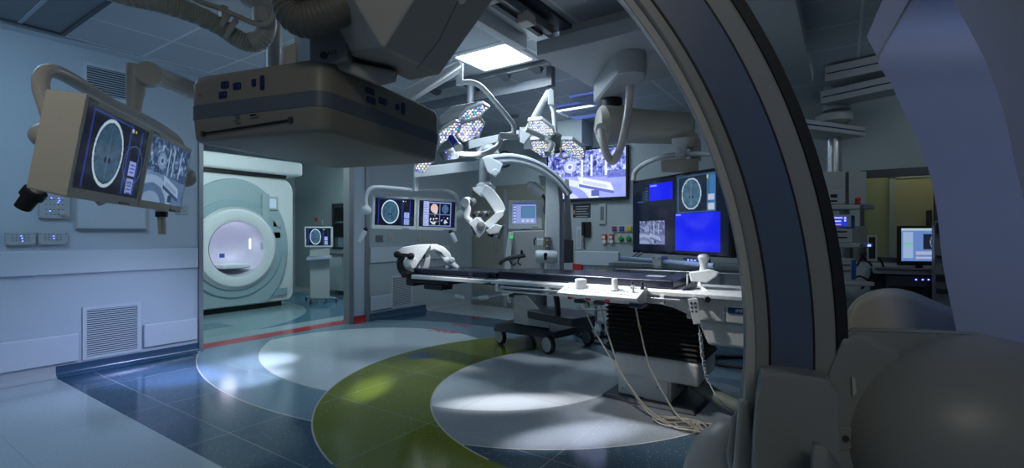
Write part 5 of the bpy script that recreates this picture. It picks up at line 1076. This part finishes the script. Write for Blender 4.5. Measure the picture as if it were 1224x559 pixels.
MB().hull([atd(972, 530, .60), atd(990, 533, .60), atd(1004, 640, .60), atd(966, 640, .60), atd(970, 525, .68), atd(1010, 560, .68), atd(1010, 640, .68)]).build('lower_lobe', SHELL, CA_, bevel=.02, seg=4)
# round joint and the saddle behind it
MB().ball(atd(1160, 523, .80), (.205, .16, .168), Matrix.Rotation(ANG, 3, 'Z'), 64).build('joint_dome', SHELL, CA_)
sad = [(1004, 470)]+[(p.x, p.y) for p in bez([Vector((x, y, 0)) for x, y in ((1006, 410), (1009, 382), (1018, 361), (1040, 347), (1068, 343.5), (1094, 349), (1120, 360), (1150, 371), (1190, 384), (1224, 400), (1290, 430))], 4)]+[(1290, 640), (1004, 640)]
MB().prism([atd(x, y, .98) for x, y in sad], ray(1100, 380)*.30).build('saddle_cover', CREAM, CA_, bevel=.02, seg=4)  # paler than the saddle front: the lit top is put into the colour
MB().hull([atd(x, y, .80) for x, y in ((1008, 400), (1020, 391), (1100, 398), (1160, 396), (1290, 440), (1290, 640), (1006, 640))]+[atd(x, y, 1.0) for x, y in ((1004, 392), (1100, 392), (1290, 420), (1290, 560))]).build('saddle_front', SHELL, CA_, bevel=.02, seg=4)
sr_ = []
for k in range(33):
    a = math.radians(95+k*(190-95+40)/32); sr_.append(atd(1160, 523, .80)+(Vector((CA, SA, 0))*math.cos(a)*.2045+Vector((0, 0, 1))*math.sin(a)*.1675)+side*.012)
MB().tube(sr_, .0018, 6).build('dome_seam', MIDG, CA_)
# outer arc cover at the upper right
Ls = [(1126, -70), (1088, 0), (1071, 30), (1049, 69), (1066, 102), (1081, 135), (1097, 168), (1109, 200), (1116, 230), (1121, 260), (1127, 316), (1140, 380), (1155, 450)]
Rs = [(1095, -90), (1139, 0), (1156, 30), (1176, 69), (1190, 105), (1201, 140), (1208, 170), (1214, 200), (1222, 230), (1229, 265), (1240, 320), (1248, 380), (1255, 450)]
smooth2 = lambda P_: [(p.x, p.y) for p in bez([Vector((x, y, 0)) for x, y in P_], 5)]
Ls, Rs = smooth2(Ls), smooth2(Rs); loops = []
for (lx, ly), (rx, ry) in zip(Ls, Rs):
    rx = max(rx, lx+20)
    loops.append([atd(lx, ly, .84), atd(rx, ry, .77), atd(rx+6, ry, .775), atd(rx+130, ry-10, .86), atd(rx+130, ry-10, 1.0), atd(lx+30, ly, 1.0)])
MB().strip(loops).build('arc_cover', SHELLB, CA_, angle=25)
MB().hull([atd(x, y, .835) for x, y in ((1056, -2), (1036, 44), (1048.5, 68), (1087, 0), (1106, -36), (1070, -36))]+[atd(x, y, .95) for x, y in ((1062, -2), (1040, 44), (1050, 64), (1087, 0), (1106, -36), (1070, -36))]).build('arc_cover_tip', SHELLB, CA_, bevel=.004)
# detector
Nn, Ll, Rr = ld(-.618*K, 1.5*K, 0), ld(-1.145*K, 1.807*K, 0), ld(-.348*K, 2.22*K, 0)
ea = (Rr-Nn).normalized(); eb0 = (Ll-Nn); eb = (eb0-ea*eb0.dot(ea)).normalized(); la, lb_ = (Rr-Nn).length, eb0.length
Dc = (Ll+Rr)/2; zb = EYE+129.5*1.5*K/FPX; th = .150
def rrect(inset, z, rad=.035, n=7):
    hx, hy = la/2-inset, lb_/2-inset; out = []
    for cx_, cy_, a0 in ((hx-rad, hy-rad, 0), (-hx+rad, hy-rad, 90), (-hx+rad, -hy+rad, 180), (hx-rad, -hy+rad, 270)):
        for k in range(n): a = math.radians(a0+90*k/(n-1)); v = Dc+ea*(cx_+rad*math.cos(a))+eb*(cy_+rad*math.sin(a)); out.append(Vector((v.x, v.y, z)))
    return out
det = MB().strip([rrect(.012, zb-.002), rrect(.006, zb+.001), rrect(.003, zb+.008), rrect(.0, zb+.055), rrect(0, zb+th-.02), rrect(.004, zb+th-.005), rrect(.012, zb+th)]).build('detector_housing', mat('detector_enamel', (.30, .275, .22), .42, noise=.03), CA_, angle=45)
MB().strip([rrect(.0015, zb+.048), rrect(-.001, zb+.050), rrect(-.001, zb+.081), rrect(.0015, zb+.083)]).build('detector_stripe', mat('detector_band', (.13, .16, .19), .4), det)
def on_face(px, py, P0, n_): r = ray(px, py); return E0+r*((P0-E0).dot(n_)/r.dot(n_))
FA = Vector((Nn.x, Nn.y, zb)); nL = -ea; nR = -eb       # left face lies along eb, right face along ea
PA, PB = Dc-ea*la/2, Dc-eb*lb_/2; PA = Vector((PA.x, PA.y, zb)); PB = Vector((PB.x, PB.y, zb))
def oval(c, n_, along, w, h):
    pts = []
    for k in range(20):
        a = k*math.pi/10; sx = max(-1, min(1, 1.35*math.cos(a))); sz = max(-1, min(1, 1.35*math.sin(a)))
        pts.append(c+along*(w/2)*sx*(.93)+Vector((0, 0, 1))*(h/2)*sz*.93)
    return MB().prism([p+n_*.0005 for p in pts], n_*.0022)
DOT = mat('button_symbol', (.10, .11, .3), .3)
for lst, P0, n_, al in ((((269.5, 101.5, 1), (267, 113.5, 1), (284, 103, 1), (304, 99, 2), (314, 99, 3)), PA, nL, eb), (((441.7, 109, 1), (443, 120, 1), (457, 121, 1), (474.5, 128, 2), (481.6, 130, 3)), PB, nR, ea)):
    for px, py, kd in lst:
        w, h = ((.034 if n_ is nR else .024, .016), (.016 if n_ is nR else .012, .017), (.016 if n_ is nR else .012, .033))[kd-1]
        c = on_face(px, py, P0, n_); b_ = oval(c, n_, al, w, h).build('detector_button', NAVY, det)
        if kd == 1:
            m = MB()
            for s_ in (-1, 1): m.cbox(c+n_*.003+al*s_*.009, (.003, .003, .003))
            m.build('button_symbol', DOT, b_)
M_ = frame(on_face(295, 153, PA, nL)+nL*.0006, eb*-1, (0, 0, 1))
s0, s1 = on_face(243, 160, PA, nL), on_face(348, 143.5, PA, nL); sl = (s1-s0).length
slot = MB().hull([s0+Vector((0, 0, .002))+nL*.003, s0-Vector((0, 0, .002))+nL*.003, s1+Vector((0, 0, .002))+nL*.003, s1-Vector((0, 0, .002))+nL*.003, s0-nL*.002+Vector((0, 0, .002)), s1-nL*.002-Vector((0, 0, .002)), s1-nL*.002+Vector((0, 0, .002))]).build('cassette_slot', BLACK, det)
for s_ in (s0, s1): MB().cbox(s_+nL*.002, (.008, .008, .012)).build('slot_bracket', DARK, det, bevel=.002)
lab_ = on_face(305, 138, PA, nL); MB().prism([lab_+eb*a+Vector((0, 0, b))+nL*.0035 for a, b in ((.011, -.004), (-.011, -.004), (-.011, .004), (.011, .004))], nL*.0008).build('type_label', GREYP, det)
m = MB()
for k in range(9): m.cbox(lab_+eb*(.009-.0022*k)+nL*.005, (.0009, .0009, .005))
m.build('barcode', BLACK, det)
for px, py in ((284, 138), (285, 141), (283, 144.5), (286, 147.5)):
    q_ = on_face(px, py, PA, nL); MB().prism([q_+eb*a+Vector((0, 0, b))+nL*.002 for a, b in ((.007, -.0008), (-.007, -.0008), (-.007, .0008), (.007, .0008))], nL*.0006).build('type_plate_line', DARK, det)
for px, py, s_, z in ((241, 114, '+', .012),): text(s_, z*1.2, upright(frame(on_face(px, py, PA, nL)+nL*.004, -eb, (0, 0, 1))), DARK if s_ != '+' else REDP, det, depth=.0003)
# mounting on top of the detector
MB().hull([atd(x, y, 1.22) for x, y in ((333, 86), (336, 57), (352, 50), (372, 48), (372, 80))]+[atd(x, y, 1.42) for x, y in ((338, 84), (342, 60), (372, 56), (390, 80))]).build('turntable', CREAM, CA_, bevel=.02, seg=4)
MB().hull([atd(x, y, 1.02) for x, y in ((370, 73), (369, 32), (414, 20), (416, 72), (404, 76))]+[atd(x, y, 1.25) for x, y in ((352, 80), (352, 30), (420, 10), (450, 92))]).build('mount_block', SHELL, CA_, bevel=.012)
MB().hull([atd(x, y, 1.05) for x, y in ((378, 73), (404, 70), (474, 85), (475, 96), (452, 103))]+[atd(x, y, 1.3) for x, y in ((380, 70), (440, 74), (476, 86), (474, 98))]).build('mount_plate', CREAM, CA_, bevel=.01)
MB().hull([atd(x, y, 1.12) for x, y in ((400, 30), (440, 20), (470, 80), (404, 78))]+[atd(x, y, 1.3) for x, y in ((400, 30), (470, 20), (480, 84), (404, 80))]).build('pivot_block', SHELL, CA_, bevel=.01)
lg = MB().cyl(atd(387, 66, 1.005), atd(387, 66, 1.0), .0075, n=20).build('logo_disc', BLACK, CA_)
fm = frame(atd(397, 63, 1.008), Vector((CA, SA, 0.1)), (0, 0, 1)); text('A23', .012, upright(fm), BLACK, CA_, depth=.0003)
MB().cbox(atd(404, 24, 1.0), (.012, .01, .012)).build('cable_port', BLACK, CA_)
for px, py in ((410, 44), (411, 58)): MB().ball(atd(px, py, 1.03), .009, seg=14).build('pivot_bolt', CREAM, CA_)
# housing between arc and detector
lo = [atd(418, 66, 1.04), atd(458, 58, .90), atd(525, 90, 1.10), atd(491, 97, 1.24)]
hi = [atd(404, -90, 1.04), atd(548, -90, .86), atd(654, -90, 1.02), atd(560, -90, 1.3)]
lo2 = [atd(420, 71, 1.10), atd(458, 66, .96), atd(518, 92, 1.12), atd(492, 97.5, 1.2)]
MB().hull(lo+hi+[carm(.95, 2.06, .0), carm(.5, 1.98, .0), carm(.5, 2.0, .15), carm(.95, 2.1, .15)]).build('arc_end_housing', CREAM, CA_, bevel=.006, seg=3)
MB().tube([atd(498, 82, .985), atd(525, 48, .955), atd(548, 0, .92), atd(556, -30, .90)], .0008, 6).build('housing_seam', DARK, CA_)
MB().cyl(atd(430, 51, .99), atd(430, 51, .986), .0025, n=10).build('housing_screw', BLACK, CA_)
MB().cyl(atd(552, 0, .905), atd(552, 0, .90), .007, n=16).build('housing_cap', CREAM, CA_)
# hoses
def corrugated(path, r, amp, pitch, seg=10):
    P = bez(path, 24); out, rs = [], []; acc = 0; dense = []
    for a, b in zip(P, P[1:]):
        n_ = max(1, int((b-a).length/(pitch/4)));
        for k in range(n_): dense.append(a+(b-a)*(k/n_))
    acc = 0
    for i, p in enumerate(dense):
        if i: acc += (p-dense[i-1]).length
        rs.append(r+amp*math.sin(acc/pitch*2*math.pi))
    return MB().tube(dense, r, 20, rs=rs)
corrugated([atd(350, -50, .95), atd(347, -10, .95), atd(350, 14, .95), atd(366, 24, .95), atd(392, 17, .95), atd(425, 0, .96), atd(470, -30, .98)], .033, .0014, .008).build('c_arm_hose', HOSED, CA_, angle=80)
H1 = thing('ceiling_hose', 'fat cream corrugated hose clipped along the ceiling at upper left', 'hose', atd(230, 15, 2.2))
corrugated([atd(100, -22, 2.0), atd(150, -6, 2.05), atd(190, 3, 2.1), atd(228, 15, 2.2), atd(262, 31, 2.3), atd(282, 45, 2.35), atd(300, 52, 2.4), atd(314, 46, 2.4), atd(319, 30, 2.4)], .041, .003, .012).build('hose', HOSE, H1, angle=80)
MB().tube(bez([atd(300, 50, 2.4), atd(313, 46, 2.4), atd(319, 32, 2.4), atd(319, 10, 2.4), atd(319, -40, 2.4)], 6), .044, 20).build('hose_end', CREAM, H1)
MB().lathe(atd(315, -24, 2.4), (0, 0, -1), [(.12, 0), (.10, .12), (.052, .15), (.05, .22)], 28).build('ceiling_socket', CREAM, H1)
for px, py in ((267, 27), (276, 34)):
    p = atd(px, py, 2.31); t_ = (atd(282, 45, 2.35)-atd(250, 24, 2.28)).normalized(); MB().lathe(p-t_*.012, t_, [(.046, 0), (.052, .004), (.052, .02), (.046, .024)], 24).build('hose_clamp', CREAM, H1)
MB().tube(bez([atd(210, -14, 2.2), atd(240, 2, 2.25), atd(262, 10, 2.3), atd(290, 22, 2.33), atd(308, 29, 2.34), atd(321, 27, 2.34), atd(329, 14, 2.34), atd(330, -20, 2.34)], 7), .013, 12).build('thin_pipe', CREAM, H1)
MB().cbox(atd(267, 15, 2.3), (.03, .03, .06)).build('pipe_clip', CREAM, H1)
t = thing('ceiling_plate', 'pale square ceiling mounting plate above the corrugated hose', 'ceiling plate', atz(290, -8, CZ)); p = atz(270, -10, CZ)
MB().box((p.x-.35, p.y-.25, CZ-.03), (p.x+.4, p.y+.25, CZ-.001)).build('plate', GREYP, t, bevel=.006)
for i in (-1, 1): MB().cyl((p.x+.3*i, p.y-.2, CZ-.036), (p.x+.3*i, p.y-.2, CZ-.03), .015, n=10).build('bolt', DARK, t)

# ================================================================== equipment pendant at the far right
P_ = thing('equipment_pendant', 'ceiling pendant column carrying shelves of monitors, between the c-arm arcs', 'pendant', atd(1000, 345, 4.5))
pd = 5.4
MB().tube([atd(997, 207, pd), atd(997, 148, pd)], .075, 26).build('column', ALU, P_)
MB().lathe(atd(997, 150, pd), (0, 0, 1), [(.11, 0), (.17, .04), (.18, .10), (.16, .12)], 30).build('column_collar', GREYP, P_)
def slab(pts, h, wd_, name='pendant_arm', m=GREYP):
    p, q = atd(*pts[0]), atd(*pts[1]); d_ = (q-p); d_.z = 0; L1 = d_.length; d_.normalize(); n_ = Vector((-d_.y, d_.x, 0)); M = Matrix((d_, n_, Vector((0, 0, 1)))).transposed().to_4x4(); M.translation = Vector((p.x, p.y, p.z))
    o = MB().box((0, -wd_/2, -h/2), (L1, wd_/2, h/2), M).build(name, m, P_, bevel=.012); MB().box((.02, -wd_/2-.003, -.008), (L1-.02, -wd_/2, .004), M).build('blue_line', mat('blue_line', (.01, .02, .15), .3), o)
slab([(930, 150, 5.0), (1016, 131, 5.45)], .10, .34)
slab([(988, 119, 5.35), (1110, 119, 4.6)], .14, .28); slab([(990, 92, 5.2), (1110, 74, 4.6)], .16, .28)
MB().lathe(atd(1000, 132, pd), (0, 0, 1), [(.13, 0), (.13, .12), (.16, .12), (.16, .14), (.12, .16), (.12, .26)], 28).build('swivel_stack', GREYP, P_)
MB().tube([atd(1005, 96, pd), Vector((atd(1005, 96, pd).x, atd(1005, 96, pd).y, CZ))], .11, 24).build('ceiling_column', GREYP, P_)
def pbox(name, x0, y0, x1, y1, d, t_, m, bevel=.008, parent=P_):
    a, b = atd(x0, y1, d), atd(x1, y0, d); M = Matrix.Translation(Vector(((a.x+b.x)/2, (a.y+b.y)/2, (a.z+b.z)/2))) @ Matrix.Rotation(ANG, 4, 'Z'); w = math.hypot(b.x-a.x, b.y-a.y); h = b.z-a.z
    return MB().box((-w/2, 0, -h/2), (w/2, t_, h/2), M).build(name, m, parent, bevel=bevel)
pbox('head_box', 978, 205, 1011, 243, 5.3, .25, GREYP); pbox('side_box', 1015, 204.5, 1036, 244, 5.3, .2, GREYP); pbox('spine', 1010, 206, 1016, 336, 5.4, .1, MIDG)
for y in (238, 242.2): MB().lathe(atd(1025, y, 5.29), -side, [(.022, -.01), (.022, .02), (.015, .024)], 14).build('red_knob', REDP, P_)
for y0, y1, x0, x1 in ((244.5, 250, 992, 1034), (290.5, 296, 1000, 1034), (337, 342, 1004, 1046)): pbox('shelf', x0, y0, x1, y1, 5.0, .4, GREYP, .01)
pbox('shelf_handle', 1032, 244, 1046, 250, 4.95, .05, MIDG, .012); pbox('shelf_handle', 1032, 290, 1044, 296, 4.95, .05, MIDG, .012)
pbox('shelf_lamp', 1038, 292, 1041, 294.5, 4.94, .01, LBLUE, 0)
pbox('back_panel', 1020, 270, 1036, 312, 5.4, .12, SHELL)
def device(label, cat, x0, y0, x1, y1, d, t_, m, name): r = thing(name, label, cat, atd((x0+x1)/2, y1, d)); pbox('case', x0, y0, x1, y1, d, t_, m, .012, r); return r
r = device('small grey monitor device on the top shelf of the pendant', 'medical device', 990, 226, 1010, 244.3, 5.05, .25, GREYP, 'infusion_monitor'); pbox('display', 993, 232, 1001, 236, 5.045, .01, BLACK, .002, r); pbox('key_row', 993, 239, 1001, 241, 5.045, .01, BLACK, .002, r)
r = device('pendant device with a bright blue lit screen on the middle shelf', 'medical device', 990, 256, 1018, 272, 5.05, .22, GREYP, 'patient_monitor'); sp_ = atd(1003.5, 264.5, 5.04); screen_at(vent_screen(), .155, .10, r, Matrix.Translation(sp_) @ Matrix.Rotation(ANG, 4, 'Z')); pbox('side_grip', 1017, 257, 1023, 273, 5.1, .15, BLU, .02, r)
r = device('stacked pale drive unit under the blue screened device on the pendant', 'medical device', 994, 273, 1020, 290.3, 5.05, .24, GREYP, 'drive_unit')
for y in (276, 283): pbox('slot', 1001, y, 1013, y+1.5, 5.045, .01, BLACK, .002, r)
r = device('box shaped unit with blue vent holes on the lowest pendant shelf', 'medical device', 1004, 309, 1024, 336.8, 5.05, .24, GREYP, 'gas_unit'); pbox('vent_panel', 1018.5, 310, 1023.5, 334, 5.04, .012, BLU, .002, r)
for y in (316, 323): pbox('front_line', 1006, y, 1017, y+.8, 5.04, .012, DARK, 0, r)
# workstation counter
ws = thing('lab_counter', 'grey workstation counter under the right-hand window', 'counter', (.6, 6.8, 0))
MB().box((.24, 6.2, .90), (2.4, BY-.03, .94)).build('worktop', GREYP, ws, bevel=.004)
for x0, x1 in ((1.0, 1.5), (1.5, 2.0)): MB().box((x0, 6.2, .08), (x1-.01, BY-.05, .90)).build('cabinet', MIDG, ws, bevel=.005)
MB().box((.24, 6.9, .45), (1.0, BY-.05, .90)).build('back_panel', DARK, ws)
r = thing('computer_monitor', 'lit computer monitor with a blue scan window on the far right counter', 'monitor', aty(1101, 318, 6.45))
LM = pose(aty(1101, 293.5, 6.4), 28, 0); local_part('case', MB().box((-.20, 0, -.20), (.20, .05, .20)), BLACK, r, LM, bevel=.008); screen_at(lab_screen(), .37, .33, r, LM @ Matrix.Translation((0, -.002, .01)), gain=.75); local_part('stand', MB().box((-.03, .02, -.24), (.03, .04, -.18)).box((-.12, -.05, -.245), (.12, .10, -.235)), BLACK, r, LM)
kb = thing('keyboard', 'dark keyboard on the far counter before the lit monitor', 'keyboard', aty(1080, 320, 6.25)); p = aty(1078, 320, 6.25)
MB().box((p.x-.22, 6.15, .941), (p.x+.22, 6.30, .955)).build('base', DARK, kb, bevel=.004); m = MB()
for i in range(14):
    for j in range(4): m.box((p.x-.20+.029*i, 6.165+.032*j, .955), (p.x-.178+.029*i, 6.188+.032*j, .962))
m.build('keys', MIDG, kb)
r = thing('computer_monitor', 'dark switched off monitor beside the pendant shelves on the far counter', 'monitor', aty(1042, 316, 6.5)); a, b = aty(1036, 312, 6.5), aty(1049, 281, 6.5)
MB().box((a.x, 6.5, a.z), (b.x, 6.55, b.z)).build('case', GREYP, r, bevel=.006); MB().box((a.x+.02, 6.495, a.z+.03), (b.x-.02, 6.5, b.z-.02)).build('dark_screen', BLACK, r); MB().box(((a.x+b.x)/2-.06, 6.48, .94), ((a.x+b.x)/2+.06, 6.6, .95)).build('stand', GREYP, r)
r = thing('desk_unit', 'low dark computer case with blue lamps below the far counter', 'computer', (.6, 6.5, .6)); a, b = aty(1062, 341, 6.3), aty(1112, 330, 6.3)
MB().box((a.x, 6.3, a.z), (b.x, 6.7, b.z)).build('case', DARK, r, bevel=.005); m = MB()
for px in (1095, 1103, 1110): m.cbox(aty(px, 334, 6.295), (.012, .006, .012))
m.build('indicator_lamps', LBLUE, r); MB().box((a.x, 6.4, .1), (a.x+.05, 6.7, a.z)).box((b.x-.05, 6.4, .1), (b.x, 6.7, a.z)).build('support', DARK, r)
r = thing('equipment_rack', 'tall grey rack with dark devices beside the lit monitor', 'rack', aty(1125, 360, 5.9)); a, b = aty(1117, 360, 5.9), aty(1160, 268, 5.9)
MB().box((a.x, 5.9, 0), (b.x, 6.08, 1.42)).build('rack_body', MIDG, r, bevel=.006)
for y0, y1 in ((266, 279), (305, 308), (328, 336), (345, 350)):
    c0_, c1_ = aty(1119, y1, 5.88), aty(1134, y0, 5.88); MB().box((c0_.x, 5.87, c0_.z), (c1_.x, 5.9, c1_.z)).build('rack_device', BLACK, r, bevel=.006)
r = thing('wall_speaker', 'black upright speaker on the wall right of the far window', 'speaker', aty(1111, 276, BY)); a, b = aty(1108, 276, 7.0), aty(1114, 251, 7.0); MB().box((a.x, 6.98, a.z), (b.x, 7.08, b.z)).build('case', BLACK, r, bevel=.006); MB().box((a.x+.01, 7.08, a.z+.03), (b.x-.01, BY, b.z-.03)).build('bracket', DARK, r)
for pts, lab in ((((1024, 318), (1035, 302), (1050, 308), (1056, 322), (1046, 336), (1032, 340)), 'black cable loop hanging from the pendant to the counter'), (((1016, 338), (1026, 330), (1038, 335), (1046, 345)), 'lower black cable loop by the lowest pendant shelf'), (((1030, 305), (1042, 318), (1040, 332), (1030, 345)), 'black cable falling behind the lowest pendant unit')):
    cable([atd(x, y, 5.3) for x, y in pts], .010, BLACK, lab, 'cable_loop', root=P_)

# ================================================================== behind and under the table
st = thing('wheeled_stand', 'low chrome stand on black casters behind the bellows column', 'stand', (-2.2, 5.2, 0)); c = atz(712, 398, 0); c = Vector((c.x, c.y, 0))
MB().tube([c+Vector((0, 0, .13)), c+Vector((0, 0, .70))], .022, 14).build('post', ALU, st)
for k in range(5):
    a = k*2*math.pi/5+.4; e_ = c+Vector((math.cos(a)*.28, math.sin(a)*.28, .09)); MB().tube([c+Vector((0, 0, .15)), c+Vector((math.cos(a)*.15, math.sin(a)*.15, .14)), e_], .014, 8).build('leg', ALU, st)
    MB().cyl(e_+Vector((math.sin(a)*.018, -math.cos(a)*.018, -.05)), e_+Vector((-math.sin(a)*.018, math.cos(a)*.018, -.05)), .04, n=16).build('caster', BLACK, st)
MB().tube([c+Vector((.24*math.cos(k*math.pi/10), .24*math.sin(k*math.pi/10), .34)) for k in range(21)], .010, 8).build('foot_ring', ALU, st)
MB().lathe(c+Vector((0, 0, .62)), (0, 0, 1), [(.16, 0), (.18, .02), (.18, .07), (.15, .09)], 28).build('seat_pad', DARK, st)
for pts, lab in ((((668, 385), (690, 398), (715, 410), (745, 414), (790, 408)), 'black cable on the floor running from the microscope base behind the table'), (((676, 392), (700, 404), (730, 401), (760, 404)), 'second black cable on the floor, just behind the microscope cable'), (((700, 352), (686, 365), (690, 382), (700, 396)), None)):
    if lab: cable([atz(x, y, .012) for x, y in pts], .012, BLACK, lab)
cable([Vector((-.9+.30*math.cos(k*.5)+.012*k/4, 5.35+.24*math.sin(k*.5), .014+.004*(k % 4))) for k in range(44)], .012, BLACK, 'coiled black cable on the floor behind the table body', seg=4)
gh = thing('floor_hose', 'thick grey green corrugated hose from the table column along the floor', 'hose', atz(850, 480, 0))
corrugated([Vector((-1.08, 3.95, .16)), Vector((-.98, 3.93, .17)), Vector((-.85, 3.85, .13)), Vector((-.65, 3.8, .07)), Vector((-.4, 3.8, .06)), Vector((.1, 3.9, .06))], .055, .003, .022).build('hose', mat('grey_green_hose', (.20, .24, .20), .5), gh, angle=80)
MB().lathe(Vector((-1.08, 3.95, .16)), (1, -.05, 0), [(.065, 0), (.065, .06)], 20).build('hose_coupling', MIDG, gh)

# repeats of one kind share a group
for o in [o for o in COL.objects if o.parent is None and 'label' in o]:
    k = o.name.split('.')[0]
    g = {'cable': 'loose cables on the floor', 'surgical_light': 'surgical lights over the table', 'control_panel': 'control panels on the left wall', 'wall_vent': 'louvred wall grilles',
         'wall_socket': 'wall sockets', 'wall_monitor': 'dark wall monitors in the scanner room', 'gas_regulator': 'gas regulators on the back wall', 'outlet_strip': 'gas outlet strips on the back wall',
         'twin_monitor': 'twin monitors on yokes', 'ceiling_rail': 'ceiling rails', 'ceiling_louvre': 'blue lit ceiling fittings', 'floor_marking': 'red field line numbers on the floor', 'computer_monitor': 'monitors on the far counter'}.get(k)
    if g: o['group'] = g
